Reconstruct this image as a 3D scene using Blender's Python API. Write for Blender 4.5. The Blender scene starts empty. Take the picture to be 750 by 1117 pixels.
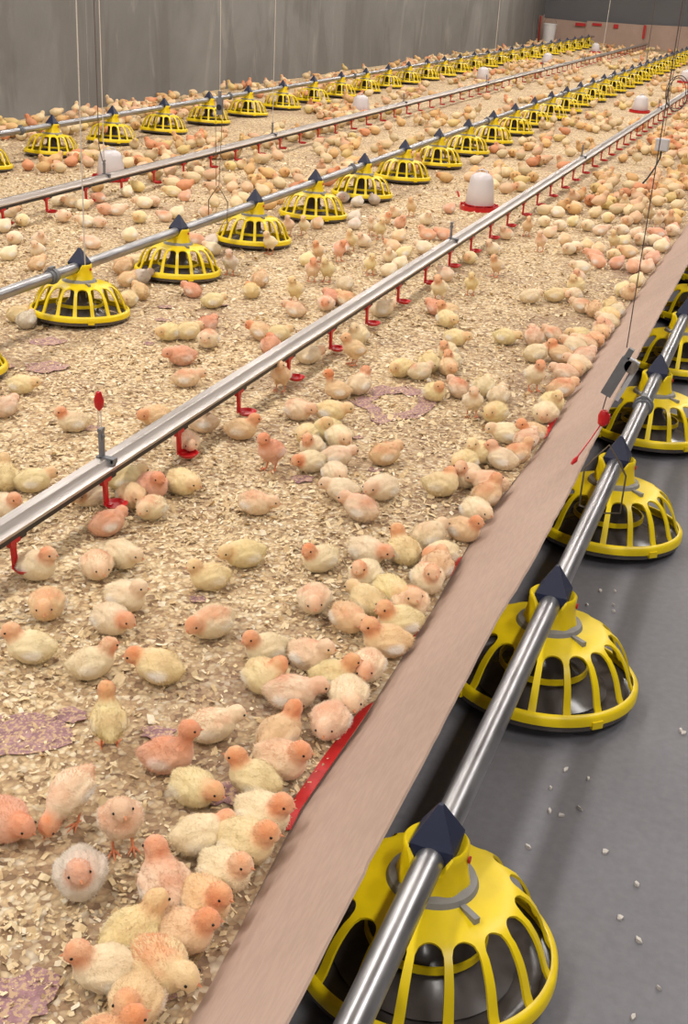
CHICKS = [
(-0.572,0.877,0.68,'s','yHB',0,'yellow chick with vivid orange streak down its back, cut by the bottom of the photo'),
(-0.571,0.941,-1.47,'s','bH',0,'buff chick facing the camera, lowest of the chicks beside the cardboard'),
(-0.572,1.005,-0.29,'d','yB',0,'cream chick with red streak on its shoulder dozing at the bottom of the photo'),
(-0.629,0.973,-2.71,'s','cH',0,'large cream chick with orange crown facing left at the bottom of the photo'),
(-0.572,1.069,0.07,'s','bH',0,'sitting buff chick, fourth to the left of the first feeder outside the cardboard'),
(-0.629,1.040,1.09,'s','y',0,'pale yellow chick with its back turned in the huddle, wing tip white'),
(-0.572,1.133,-0.45,'s','bH',0,'sitting buff chick, second to the left of the first feeder outside the cardboard'),
(-0.637,1.138,2.38,'s','pH',0,'pinkish chick seen from behind with tall orange head, left of the huddle at the cardboard'),
(-0.572,1.197,-0.40,'s','cH',0,'sitting cream chick, nearest to the left of the first feeder outside the cardboard'),
(-0.751,1.107,-1.03,'s','gH',1,'greyish white chick sitting with face tucked into its chest, below the pink standing chick'),
(-0.572,1.262,-0.11,'s','yH',0,'sitting yellow chick with orange head, nearest beyond the first feeder outside the cardboard'),
(-0.741,1.203,-0.92,'t','pB',1,'pinkish round chick standing and facing the camera with one dark eye showing'),
(-0.639,1.249,0.90,'d','cH',0,'cream chick with white wing patch stretching its head towards the cardboard'),
(-0.572,1.328,-0.27,'s','cH',0,'sitting cream chick with orange head, second beyond the first feeder outside the cardboard'),
(-0.848,1.229,-1.72,'p','cHB',1,'cream chick bent forward pecking with orange neck stripe, leftmost of the standing pair'),
(-0.920,1.165,-0.29,'d','rH',1,'orange chick cut by the left edge of the photo, head low'),
(-0.697,1.343,-0.28,'d','yH',1,'pale yellow chick with orange head low to the right, nearer than the bright red chick'),
(-0.622,1.402,3.09,'s','yH',0,'yellow chick with tall orange head and back turned, white wing tip'),
(-0.601,1.465,-0.15,'s','pH',0,'pinkish chick with orange head facing right, beside the yellow chick with tall orange head'),
(-0.774,1.401,0.35,'S','rHB',1,'bright red chick with stretched neck, reddest of all the near chicks'),
(-0.634,1.532,1.30,'s','bH',0,'yellow buff chick sitting upright with orange head in the middle cluster'),
(-0.893,1.417,2.20,'t','yH',1,'tall pale yellow chick standing upright with its back turned and orange crown'),
(-0.745,1.506,0.71,'d','cB',1,'cream chick with salmon back facing right, behind the bright red chick'),
(-0.572,1.604,-1.42,'d','pB',0,'crouching pinkish chick, second in front of the second feeder outside the cardboard'),
(-0.664,1.658,0.44,'d','pB',0,'pink chick with head down to the right, between two yellow chicks in the middle cluster'),
(-0.572,1.696,-1.11,'d','c',0,'crouching cream chick, nearest in front of the second feeder outside the cardboard'),
(-0.730,1.685,0.21,'n','yH',1,'yellow chick with orange head tucked sideways preening in the middle cluster'),
(-0.617,1.744,0.35,'s','yH',0,'pale yellow chick with orange crown sitting in front of the cardboard huddle'),
(-0.921,1.634,-2.99,'d','yH',1,'pale yellow chick with orange head facing left, right of the white chick with bulging wings'),
(-0.572,1.799,-1.35,'d','cHB',0,'crouching cream chick, third to the left of the second feeder outside the cardboard'),
(-1.035,1.591,0.82,'s','cH',1,'white chick seen from behind, orange head turned to the upper right, both wings bulging'),
(-0.685,1.787,-0.23,'s','pB',1,'pinkish white chick with head turned aside, touching the yellow chick in the middle cluster'),
(-0.769,1.776,-2.26,'s','cH',1,'cream chick with orange head glancing left, farthest of the cluster left of the cardboard'),
(-0.572,1.898,-2.65,'s','bH',0,'sitting buff chick, second to the left of the second feeder outside the cardboard'),
(-1.164,1.593,-2.86,'s','cH',1,'white chick with orange face looking left and wing lifted, near the left edge'),
(-0.901,1.814,-1.90,'d','cHB',1,'cream chick with wide orange front lying alone with its head to the left'),
(-0.572,1.980,-2.46,'s','yH',0,'sitting yellow chick, nearest to the left of the second feeder outside the cardboard'),
(-1.083,1.745,-0.30,'d','cH',1,'round white dozing chick with orange face, nearer than the greyish chick looking right'),
(-0.671,1.954,-0.54,'d','bB',0,'buff orange chick looking right and down, on bare litter left of the huddle'),
(-1.229,1.739,-1.10,'d','bB',1,'buff chick crouched behind the white chick with orange face, close to the left edge'),
(-0.757,1.992,-1.19,'d','cB',1,'round cream chick dozing face to the camera, left of the buff chick'),
(-0.572,2.063,-1.11,'s','pB',0,'sitting pinkish chick, nearest beyond the second feeder outside the cardboard'),
(-1.104,1.836,-0.14,'s','cg',1,'greyish cream chick with raised head looking right, behind a round white dozing chick'),
(-0.658,2.034,2.67,'d','y',0,'pale yellow chick with head to the upper left, behind the buff dozing chick'),
(-0.628,2.093,-0.67,'d','y',0,'crouching yellow chick, second beyond the second feeder outside the cardboard'),
(-0.993,1.985,-2.37,'s','y',1,'pale yellow chick with its back turned, beyond the round white dozing chick'),
(-0.572,2.178,-1.05,'s','cHB',0,'sitting cream chick with orange head, third beyond the second feeder outside the cardboard'),
(-0.703,2.138,-1.70,'s','cH',1,'white chick with buff head facing left, just left of the huddle at the cardboard'),
(-1.232,1.928,-0.83,'d','pB',1,'pink backed chick facing the camera on open litter, nearer than the second red cup'),
(-1.337,1.869,-0.11,'s','cH',1,'sitting cream chick, nearest to the right of the first cup of the near drinker'),
(-0.572,2.244,1.69,'d','b',0,'crouching buff chick, fourth beyond the second feeder outside the cardboard'),
(-0.814,2.169,-2.07,'s','cH',1,'cream chick with red orange face looking left, alone on open litter'),
(-0.976,2.115,-2.19,'d','y',1,'pale yellow chick drowsing with head low to the left, right of the pink backed chick'),
(-1.207,1.994,-0.32,'d','c',1,'cream chick crouching close beside the pink backed chick, head to the right'),
(-0.735,2.246,-0.24,'d','cH',1,'cream chick with peach face looking right, farther than the white one with buff head'),
(-0.664,2.290,2.36,'s','yH',0,'yellow chick with its back turned and orange head to the left'),
(-0.583,2.313,-2.02,'d','cH',0,'crouching cream chick with orange head, sixth beyond the second feeder outside the cardboard'),
(-0.635,2.386,1.13,'d','c',0,'fluffy white chick with ruffled feathers beside the yellow chick with its back turned'),
(-1.317,2.120,1.29,'d','rB',1,'crouching salmon chick, in front of the second cup of the near drinker'),
(-0.572,2.461,-0.35,'s','bH',0,'sitting buff chick, sixth to the left of the third feeder outside the cardboard'),
(-1.275,2.239,-1.54,'d','cB',1,'crouching cream chick, second to the right of the second cup of the near drinker'),
(-0.828,2.458,2.94,'d','pB',1,'crouching pinkish chick, tenth to the left of the third feeder outside the cardboard'),
(-1.068,2.382,0.05,'d','pB',1,'crouching pinkish chick, fourth to the right of the second cup of the near drinker'),
(-1.568,2.092,-0.36,'s','cH',1,'sitting cream chick, second to the left of the second cup of the near drinker'),
(-0.572,2.577,-0.74,'d','c',0,'crouching cream chick, third to the left of the third feeder outside the cardboard'),
(-1.349,2.278,-0.66,'d','b',1,'crouching buff chick, nearest to the right of the second cup of the near drinker'),
(-1.443,2.242,-1.59,'d','c',1,'crouching cream chick, nearest to the left of the second cup of the near drinker'),
(-0.907,2.547,-3.00,'d','c',1,'crouching cream chick, twelfth to the left of the third feeder outside the cardboard'),
(-1.332,2.355,-0.66,'s','rH',1,'sitting salmon chick, third to the right of the second cup of the near drinker'),
(-0.825,2.596,-1.90,'d','c',1,'crouching cream chick, ninth to the left of the third feeder outside the cardboard'),
(-1.280,2.409,-0.39,'d','y',1,'crouching yellow chick, in front of the third cup of the near drinker'),
(-0.572,2.678,1.20,'s','bHB',0,'sitting buff chick, nearest to the left of the third feeder outside the cardboard'),
(-1.415,2.365,0.87,'d','y',1,'crouching yellow chick, beyond the second cup of the near drinker'),
(-1.606,2.251,0.93,'d','y',1,'crouching yellow chick, third to the left of the second cup of the near drinker'),
(-0.693,2.683,1.06,'n','yH',1,'preening yellow chick, fifth to the left of the third feeder outside the cardboard'),
(-1.673,2.234,2.19,'s','y',1,'sitting yellow chick, fourth to the left of the second cup of the near drinker'),
(-0.585,2.748,-2.94,'d','pB',0,'crouching pinkish chick, second to the left of the third feeder outside the cardboard'),
(-0.963,2.643,-0.78,'d','c',1,'crouching cream chick, fourth to the right of the third cup of the near drinker'),
(-0.651,2.766,-1.90,'s','cH',0,'sitting cream chick, fourth to the left of the third feeder outside the cardboard'),
(-1.145,2.640,-1.89,'t','rH',1,'standing salmon chick, nearest to the right of the third cup of the near drinker'),
(-1.053,2.687,-2.08,'d','cH',1,'crouching cream chick, second to the right of the third cup of the near drinker'),
(-1.000,2.752,0.63,'d','cB',1,'crouching cream chick, third to the right of the third cup of the near drinker'),
(-0.889,2.819,1.09,'d','bB',1,'crouching buff chick, eleventh to the left of the third feeder outside the cardboard'),
(-0.686,2.875,-1.84,'d','y',1,'crouching yellow chick, seventh to the left of the third feeder outside the cardboard'),
(-1.086,2.780,-1.64,'s','cH',1,'sitting cream chick, fifth to the right of the fourth cup of the near drinker'),
(-1.391,2.639,-0.89,'d','p',1,'crouching pinkish chick, beyond the third cup of the near drinker'),
(-0.666,2.952,-1.93,'s','y',0,'sitting yellow chick, third beyond the third feeder outside the cardboard'),
(-0.601,2.944,3.02,'s','cH',0,'sitting cream chick with orange head, nearest beyond the third feeder outside the cardboard'),
(-0.572,3.001,0.80,'s','bB',0,'sitting buff chick, second beyond the third feeder outside the cardboard'),
(-1.043,2.872,-0.81,'d','c',1,'crouching cream chick, sixth to the right of the fourth cup of the near drinker'),
(-1.135,2.862,-1.54,'d','y',1,'crouching yellow chick, second to the right of the fourth cup of the near drinker'),
(-1.306,2.803,0.43,'s','bH',1,'sitting buff chick with orange head, in front of the fourth cup of the near drinker'),
(-1.095,2.914,-1.22,'n','y',1,'preening yellow chick, fourth to the right of the fourth cup of the near drinker'),
(-1.424,2.796,-2.83,'d','pB',1,'crouching pinkish chick, nearest to the left of the fourth cup of the near drinker'),
(-1.739,2.639,-2.50,'s','cH',1,'sitting cream chick, nearest to the left of the third cup of the near drinker'),
(-0.571,3.117,1.41,'d','pB',0,'crouching pinkish chick, in front of the fourth feeder outside the cardboard'),
(-1.565,2.778,-1.92,'d','bH',1,'crouching buff chick, second to the left of the fourth cup of the near drinker'),
(-0.572,3.182,-2.39,'s','bH',0,'sitting buff chick, sixth to the left of the fourth feeder outside the cardboard'),
(-0.635,3.145,-2.87,'d','c',0,'crouching cream chick, eighth to the left of the fourth feeder outside the cardboard'),
(-1.227,3.027,-0.30,'d','pB',1,'crouching pinkish chick, nearest to the right of the fourth cup of the near drinker'),
(-1.139,3.066,0.19,'d','y',1,'crouching yellow chick, third to the right of the fourth cup of the near drinker'),
(-1.979,2.662,1.58,'d','p',2,'crouching pinkish chick, second to the left of the third cup of the near drinker'),
(-0.707,3.296,-1.75,'d','y',1,'crouching yellow chick, fifth to the left of the fourth feeder outside the cardboard'),
(-0.780,3.306,-1.29,'t','c',1,'standing cream chick, ninth to the left of the fourth feeder outside the cardboard'),
(-0.572,3.365,-1.57,'d','c',0,'crouching cream chick, second to the left of the fourth feeder outside the cardboard'),
(-1.199,3.259,-2.89,'S','bH',1,'long-necked buff chick, nearest to the right of the fifth cup of the near drinker'),
(-2.049,2.847,0.22,'d','y',2,'crouching yellow chick, third to the left of the fourth cup of the near drinker'),
(-1.377,3.235,-1.40,'t','b',1,'standing buff chick, nearest to the left of the fifth cup of the near drinker'),
(-0.572,3.472,-0.96,'s','y',0,'sitting yellow chick, nearest to the left of the fourth feeder outside the cardboard'),
(-0.925,3.394,-0.80,'s','yH',1,'sitting yellow chick, eleventh to the left of the fourth feeder outside the cardboard'),
(-1.152,3.336,1.37,'s','cH',1,'sitting cream chick, second to the right of the fifth cup of the near drinker'),
(-0.735,3.452,1.62,'d','c',1,'crouching cream chick, fourth to the left of the fourth feeder outside the cardboard'),
(-1.644,3.128,0.72,'d','pB',1,'crouching pinkish chick, second to the left of the fifth cup of the near drinker'),
(-0.871,3.465,2.47,'d','pB',1,'crouching pinkish chick, tenth to the left of the fourth feeder outside the cardboard'),
(-0.796,3.508,1.60,'d','c',1,'crouching cream chick, seventh to the left of the fourth feeder outside the cardboard'),
(-0.572,3.623,0.83,'d','bB',0,'crouching buff chick, nearest beyond the fourth feeder outside the cardboard'),
(-0.665,3.633,-0.96,'t','cH',0,'standing cream chick, third to the left of the fourth feeder outside the cardboard'),
(-1.027,3.568,1.06,'d','cB',1,'crouching cream chick, fifth to the right of the sixth cup of the near drinker'),
(-1.092,3.564,-1.83,'d','y',1,'crouching yellow chick, third to the right of the sixth cup of the near drinker'),
(-1.772,3.328,-2.27,'d','rB',1,'crouching salmon chick, third to the left of the fifth cup of the near drinker'),
(-0.959,3.662,-0.95,'d','b',1,'crouching buff chick, eighth to the right of the sixth cup of the near drinker'),
(-1.025,3.661,1.84,'d','y',1,'crouching yellow chick, fourth to the right of the sixth cup of the near drinker'),
(-1.270,3.600,-2.40,'t','b',1,'standing buff chick, nearest to the right of the sixth cup of the near drinker'),
(-1.411,3.551,0.90,'d','c',1,'crouching cream chick, nearest to the left of the sixth cup of the near drinker'),
(-0.968,3.728,-1.78,'s','cH',1,'sitting cream chick, seventh to the right of the sixth cup of the near drinker'),
(-0.594,3.792,2.96,'d','pB',0,'crouching pinkish chick, second beyond the fourth feeder outside the cardboard'),
(-0.571,3.853,-1.24,'d','b',0,'crouching buff chick, eleventh to the left of the fifth feeder outside the cardboard'),
(-1.565,3.582,2.07,'d','rH',1,'crouching salmon chick, second to the left of the sixth cup of the near drinker'),
(-1.775,3.532,-1.32,'d','cB',1,'crouching cream chick, fifth to the left of the sixth cup of the near drinker'),
(-0.572,3.919,2.85,'d','c',0,'crouching cream chick, eighth to the left of the fifth feeder outside the cardboard'),
(-1.012,3.835,-1.75,'s','cH',1,'sitting cream chick, sixth to the right of the sixth cup of the near drinker'),
(-1.927,3.532,-1.79,'d','y',2,'crouching yellow chick, third to the right of the first whole middle feeder'),
(-0.732,3.962,0.99,'d','cH',1,'crouching cream chick, tenth to the left of the fifth feeder outside the cardboard'),
(-1.875,3.576,1.14,'d','y',1,'crouching yellow chick, fourth to the right of the first whole middle feeder'),
(-0.572,4.010,1.12,'d','pB',0,'crouching pinkish chick, fifth to the left of the fifth feeder outside the cardboard'),
(-0.653,3.997,3.05,'s','bH',0,'sitting buff chick, seventh to the left of the fifth feeder outside the cardboard'),
(-1.597,3.724,0.87,'d','y',1,'crouching yellow chick, third to the left of the sixth cup of the near drinker'),
(-1.661,3.712,3.03,'d','bH',1,'crouching buff chick, fourth to the left of the sixth cup of the near drinker'),
(-1.345,3.843,-1.79,'s','c',1,'sitting cream chick, second to the right of the sixth cup of the near drinker'),
(-1.030,4.003,-0.16,'d','y',1,'crouching yellow chick, to the right of the seventh cup of the near drinker'),
(-1.865,3.704,1.47,'d','rB',1,'crouching salmon chick, fifth to the right of the first whole middle feeder'),
(-0.623,4.114,2.81,'d','c',0,'crouching cream chick, third to the left of the fifth feeder outside the cardboard'),
(-0.875,4.109,0.14,'d','y',1,'crouching yellow chick, twelfth to the left of the fifth feeder outside the cardboard'),
(-0.783,4.164,1.94,'d','pB',1,'crouching pinkish chick, ninth to the left of the fifth feeder outside the cardboard'),
(-0.600,4.181,2.89,'d','pB',0,'crouching pinkish chick, second to the left of the fifth feeder outside the cardboard'),
(-2.429,3.429,1.79,'d','g',2,'crouching greyish chick, nearest to the left of the first whole middle feeder'),
(-0.572,4.240,-1.02,'d','bB',0,'crouching buff chick, nearest to the left of the fifth feeder outside the cardboard'),
(-2.502,3.475,1.44,'d','y',2,'crouching yellow chick, second to the left of the first whole middle feeder'),
(-0.728,4.239,2.58,'d','pB',1,'crouching pinkish chick, sixth to the left of the fifth feeder outside the cardboard'),
(-0.640,4.291,-2.54,'d','y',0,'crouching yellow chick, fourth to the left of the fifth feeder outside the cardboard'),
(-1.129,4.224,-0.70,'d','y',1,'crouching yellow chick, third to the right of the eighth cup of the near drinker'),
(-1.674,4.055,2.98,'d','pB',1,'crouching pinkish chick, second to the left of the seventh cup of the near drinker'),
(-0.572,4.364,-1.15,'d','b',0,'crouching buff chick, nearest beyond the fifth feeder outside the cardboard'),
(-0.579,4.429,-1.79,'s','pB',0,'sitting pinkish chick, second beyond the fifth feeder outside the cardboard'),
(-1.387,4.233,0.92,'d','c',1,'crouching cream chick, nearest to the left of the eighth cup of the near drinker'),
(-2.275,3.852,-1.39,'d','y',2,'crouching yellow chick, nearest to the right of the first whole middle feeder'),
(-1.997,4.011,0.95,'d','y',2,'crouching yellow chick, second in front of the second whole middle feeder'),
(-1.157,4.331,-2.21,'s','bH',1,'sitting buff chick, second to the right of the eighth cup of the near drinker'),
(-1.610,4.205,-1.29,'d','pH',1,'crouching pinkish chick, nearest to the left of the seventh cup of the near drinker'),
(-1.216,4.370,2.56,'d','rB',1,'crouching salmon chick, nearest to the right of the eighth cup of the near drinker'),
(-0.572,4.531,2.61,'d','c',0,'crouching cream chick, third beyond the fifth feeder outside the cardboard'),
(-1.560,4.299,2.69,'d','bB',1,'crouching buff chick, second to the left of the eighth cup of the near drinker'),
(-2.289,3.973,2.46,'d','b',2,'crouching buff chick, second to the right of the first whole middle feeder'),
(-1.759,4.245,-1.68,'t','y',1,'standing yellow chick, fifth to the left of the eighth cup of the near drinker'),
(-1.624,4.313,2.54,'d','rB',1,'crouching salmon chick, third to the left of the eighth cup of the near drinker'),
(-2.136,4.105,2.90,'d','rB',2,'crouching salmon chick, nearest in front of the second whole middle feeder'),
(-1.937,4.231,2.26,'d','yH',2,'crouching yellow chick with orange head, third to the right of the second whole middle feeder'),
(-0.586,4.619,-0.89,'d','y',0,'crouching yellow chick, ninth to the left of the sixth feeder outside the cardboard'),
(-0.653,4.686,1.66,'d','b',0,'crouching buff chick, fifth to the left of the sixth feeder outside the cardboard'),
(-1.266,4.578,-1.58,'t','cH',1,'standing cream chick with orange head, in front of the ninth cup of the near drinker'),
(-0.572,4.714,1.38,'d','c',0,'crouching cream chick, fourth to the left of the sixth feeder outside the cardboard'),
(-0.710,4.720,2.83,'d','pB',1,'crouching pinkish chick, seventh to the left of the sixth feeder outside the cardboard'),
(-2.423,4.107,1.47,'d','b',2,'crouching buff chick, fourth to the left of the second whole middle feeder'),
(-0.609,4.781,1.57,'d','y',0,'crouching yellow chick, third to the left of the sixth feeder outside the cardboard'),
(-1.656,4.536,1.52,'d','c',1,'crouching cream chick, fourth to the left of the eighth cup of the near drinker'),
(-2.401,4.169,1.02,'d','g',2,'crouching greyish chick, nearest to the left of the second whole middle feeder'),
(-0.928,4.750,0.83,'d','c',1,'crouching cream chick, third to the right of the ninth cup of the near drinker'),
(-1.982,4.417,1.74,'d','b',2,'crouching buff chick, second to the right of the second whole middle feeder'),
(-1.177,4.743,-1.41,'t','y',1,'standing yellow chick, second to the right of the ninth cup of the near drinker'),
(-0.841,4.841,0.53,'d','y',1,'crouching yellow chick, tenth to the left of the sixth feeder outside the cardboard'),
(-0.776,4.882,-1.92,'d','c',1,'crouching cream chick, sixth to the left of the sixth feeder outside the cardboard'),
(-1.831,4.602,-1.15,'t','pH',1,'standing pinkish chick, fourth to the left of the ninth cup of the near drinker'),
(-1.775,4.638,-1.59,'t','y',1,'standing yellow chick, third to the left of the ninth cup of the near drinker'),
(-2.543,4.280,1.50,'d','b',2,'crouching buff chick, second to the left of the second whole middle feeder'),
(-2.170,4.518,-1.32,'t','g',2,'standing greyish chick, nearest to the right of the second whole middle feeder'),
(-2.876,4.155,1.56,'d','b',2,'crouching buff chick, sixth to the left of the second whole middle feeder'),
(-0.571,5.028,-1.25,'s','b',0,'sitting buff chick, nearest to the left of the sixth feeder outside the cardboard'),
(-2.601,4.359,2.72,'d','b',2,'crouching buff chick, fifth to the left of the second whole middle feeder'),
(-2.564,4.429,-2.14,'d','c',2,'crouching cream chick, third to the left of the second whole middle feeder'),
(-0.795,5.038,-1.89,'s','y',1,'sitting yellow chick, eighth to the left of the sixth feeder outside the cardboard'),
(-1.340,4.931,2.41,'d','pB',1,'crouching pinkish chick, nearest to the right of the ninth cup of the near drinker'),
(-0.605,5.085,1.53,'d','y',0,'crouching yellow chick, second to the left of the sixth feeder outside the cardboard'),
(-1.580,4.874,1.42,'d','c',1,'crouching cream chick, nearest to the left of the ninth cup of the near drinker'),
(-1.660,4.856,-0.99,'t','y',1,'standing yellow chick, second to the left of the ninth cup of the near drinker'),
(-1.955,4.854,1.69,'d','y',2,'crouching yellow chick, sixth to the right of the third whole middle feeder'),
(-3.081,4.243,1.60,'d','c',2,'crouching cream chick, ninth to the left of the second whole middle feeder'),
(-1.167,5.122,-2.01,'t','bH',1,'standing buff chick, to the right of the tenth cup of the near drinker'),
(-1.578,5.020,1.57,'d','c',1,'crouching cream chick, nearest to the left of the tenth cup of the near drinker'),
(-0.820,5.216,-1.73,'s','pH',1,'sitting pinkish chick, eleventh to the left of the sixth feeder outside the cardboard'),
(-3.027,4.372,-1.24,'s','c',2,'sitting cream chick, eighth to the left of the second whole middle feeder'),
(-1.948,4.966,-1.76,'t','bH',2,'standing buff chick with orange head, fourth to the right of the third whole middle feeder'),
(-0.572,5.302,1.44,'d','y',0,'crouching yellow chick, nearest beyond the sixth feeder outside the cardboard'),
(-1.868,5.020,-0.72,'t','rH',1,'standing salmon chick with orange head, eighth to the right of the third whole middle feeder'),
(-2.400,4.817,3.02,'d','c',2,'crouching cream chick, third to the left of the third whole middle feeder'),
(-1.667,5.141,-1.40,'s','c',1,'sitting cream chick, third to the left of the tenth cup of the near drinker'),
(-2.191,4.977,-1.83,'t','y',2,'standing yellow chick, nearest to the right of the third whole middle feeder'),
(-2.910,4.628,3.12,'d','pB',2,'crouching pinkish chick, seventh to the left of the second whole middle feeder'),
(-0.842,5.402,-2.57,'d','c',1,'crouching cream chick, twelfth to the left of the sixth feeder outside the cardboard'),
(-1.338,5.312,-1.67,'d','y',1,'crouching yellow chick, in front of the eleventh cup of the near drinker'),
(-1.632,5.249,1.06,'d','y',1,'crouching yellow chick, second to the left of the tenth cup of the near drinker'),
(-3.132,4.550,-0.69,'s','pB',2,'sitting pinkish chick, in front of the first cup of the far drinker'),
(-1.920,5.185,1.58,'d','rB',2,'crouching salmon chick, fifth to the right of the third whole middle feeder'),
(-2.542,4.935,3.09,'d','rB',2,'crouching salmon chick, second to the left of the third whole middle feeder'),
(-3.243,4.514,-1.40,'d','c',2,'crouching cream chick, fourth to the left of the first cup of the far drinker'),
(-1.895,5.245,-1.53,'t','y',1,'standing yellow chick, seventh to the right of the third whole middle feeder'),
(-2.481,4.958,1.66,'d','g',2,'crouching greyish chick, nearest to the left of the third whole middle feeder'),
(-1.576,5.382,2.70,'d','c',1,'crouching cream chick, nearest to the left of the eleventh cup of the near drinker'),
(-0.630,5.570,1.94,'d','rB',0,'crouching salmon chick, second beyond the sixth feeder outside the cardboard'),
(-2.839,4.846,1.84,'d','c',2,'crouching cream chick, fourth to the left of the third whole middle feeder'),
(-0.572,5.600,1.38,'d','pB',0,'crouching pinkish chick, third beyond the sixth feeder outside the cardboard'),
(-1.721,5.354,2.79,'d','bB',1,'crouching buff chick, second to the left of the eleventh cup of the near drinker'),
(-0.795,5.586,2.55,'d','rB',1,'crouching salmon chick, sixth beyond the sixth feeder outside the cardboard'),
(-0.711,5.620,1.21,'d','rB',1,'crouching salmon chick, fourth beyond the sixth feeder outside the cardboard'),
(-0.631,5.651,1.40,'d','pB',0,'crouching pinkish chick, fifth beyond the sixth feeder outside the cardboard'),
(-1.881,5.374,-1.73,'s','c',1,'sitting cream chick, ninth to the right of the third whole middle feeder'),
(-1.293,5.559,-1.90,'s','c',1,'sitting cream chick, to the right of the eleventh cup of the near drinker'),
(-0.835,5.720,3.02,'d','rB',1,'crouching salmon chick, eighth to the right of the twelfth cup of the near drinker'),
(-3.423,4.685,1.74,'d','c',2,'crouching cream chick, third to the left of the first cup of the far drinker'),
(-0.572,5.805,1.39,'d','rB',0,'crouching salmon chick, seventh beyond the sixth feeder outside the cardboard'),
(-0.756,5.797,-1.68,'d','y',1,'crouching yellow chick, ninth to the right of the twelfth cup of the near drinker'),
(-1.774,5.594,1.44,'d','b',1,'crouching buff chick, third to the left of the eleventh cup of the near drinker'),
(-0.973,5.794,-1.84,'d','c',1,'crouching cream chick, fourth to the right of the twelfth cup of the near drinker'),
(-2.293,5.423,-1.46,'t','pB',2,'standing pinkish chick, second to the right of the third whole middle feeder'),
(-1.109,5.784,-1.66,'t','pB',1,'standing pinkish chick, second to the right of the twelfth cup of the near drinker'),
(-1.869,5.590,-1.00,'t','y',1,'standing yellow chick, fourth to the left of the eleventh cup of the near drinker'),
(-2.229,5.469,-1.51,'t','c',2,'standing cream chick, third to the right of the third whole middle feeder'),
(-3.120,5.036,-0.53,'d','pB',2,'crouching pinkish chick, fourth to the right of the first cup of the far drinker'),
(-0.949,5.860,-1.05,'d','c',1,'crouching cream chick, fifth to the right of the twelfth cup of the near drinker'),
(-3.184,5.018,-2.59,'d','c',2,'crouching cream chick, third to the right of the first cup of the far drinker'),
(-1.663,5.707,-3.04,'s','rB',1,'sitting salmon chick, second to the left of the twelfth cup of the near drinker'),
(-0.841,5.884,1.78,'d','b',1,'crouching buff chick, seventh to the right of the twelfth cup of the near drinker'),
(-0.702,5.906,-2.61,'d','b',1,'crouching buff chick, tenth to the right of the twelfth cup of the near drinker'),
(-0.608,5.922,-1.81,'d','c',0,'crouching cream chick, eleventh to the right of the twelfth cup of the near drinker'),
(-3.439,4.860,-1.33,'d','y',2,'crouching yellow chick, second to the left of the first cup of the far drinker'),
(-1.590,5.750,3.00,'d','rB',1,'crouching salmon chick, nearest to the left of the twelfth cup of the near drinker'),
(-1.935,5.653,-1.45,'t','c',2,'standing cream chick, fifth to the right of the fourth whole middle feeder'),
(-0.909,5.938,1.96,'d','b',1,'crouching buff chick, sixth to the right of the twelfth cup of the near drinker'),
(-3.332,5.050,-0.44,'d','pB',2,'crouching pinkish chick, nearest to the right of the first cup of the far drinker'),
(-3.021,5.249,-1.47,'d','y',2,'crouching yellow chick, fifth to the right of the first cup of the far drinker'),
(-2.229,5.652,1.68,'d','b',2,'crouching buff chick, in front of the fourth whole middle feeder'),
(-0.792,6.031,-1.61,'t','y',1,'standing yellow chick, fifth to the right of the thirteenth cup of the near drinker'),
(-1.033,6.007,2.03,'d','b',1,'crouching buff chick, third to the right of the twelfth cup of the near drinker'),
(-2.060,5.746,1.75,'d','g',2,'crouching greyish chick, second to the right of the fourth whole middle feeder'),
(-1.326,5.972,-1.98,'s','pB',1,'sitting pinkish chick, nearest to the right of the twelfth cup of the near drinker'),
(-2.941,5.366,2.94,'d','pB',2,'crouching pinkish chick, fifth to the right of the second cup of the far drinker'),
(-0.572,6.137,1.49,'d','c',0,'crouching cream chick, tenth to the right of the thirteenth cup of the near drinker'),
(-3.622,5.010,0.74,'d','pB',2,'crouching pinkish chick, nearest to the left of the first cup of the far drinker'),
(-0.765,6.141,1.09,'d','y',1,'crouching yellow chick, sixth to the right of the thirteenth cup of the near drinker'),
(-2.927,5.466,1.60,'d','c',2,'crouching cream chick, sixth to the right of the second cup of the far drinker'),
(-1.876,5.918,-0.78,'s','rB',1,'sitting salmon chick, sixth to the right of the fourth whole middle feeder'),
(-3.258,5.311,-1.66,'d','rB',2,'crouching salmon chick, second to the right of the first cup of the far drinker'),
(-3.205,5.350,0.75,'d','pB',2,'crouching pinkish chick, third to the right of the second cup of the far drinker'),
(-1.253,6.115,-1.31,'t','b',1,'standing buff chick, nearest to the right of the thirteenth cup of the near drinker'),
(-1.137,6.151,1.18,'d','pB',1,'crouching pinkish chick, second to the right of the thirteenth cup of the near drinker'),
(-0.571,6.234,1.48,'d','rB',0,'crouching salmon chick, ninth to the right of the thirteenth cup of the near drinker'),
(-2.832,5.597,-0.64,'d','pB',2,'crouching pinkish chick, to the left of the fourth whole middle feeder'),
(-2.124,5.905,1.56,'d','g',2,'crouching greyish chick, nearest to the right of the fourth whole middle feeder'),
(-1.977,5.963,-0.38,'s','bH',2,'sitting buff chick with orange head, third to the right of the fourth whole middle feeder'),
(-0.692,6.244,-1.83,'d','c',1,'crouching cream chick, seventh to the right of the thirteenth cup of the near drinker'),
(-0.626,6.270,-0.84,'d','c',0,'crouching cream chick, eighth to the right of the thirteenth cup of the near drinker'),
(-1.781,6.076,-0.95,'s','c',1,'sitting cream chick, to the left of the thirteenth cup of the near drinker'),
(-3.425,5.372,0.76,'d','c',2,'crouching cream chick, second to the left of the second cup of the far drinker'),
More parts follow.
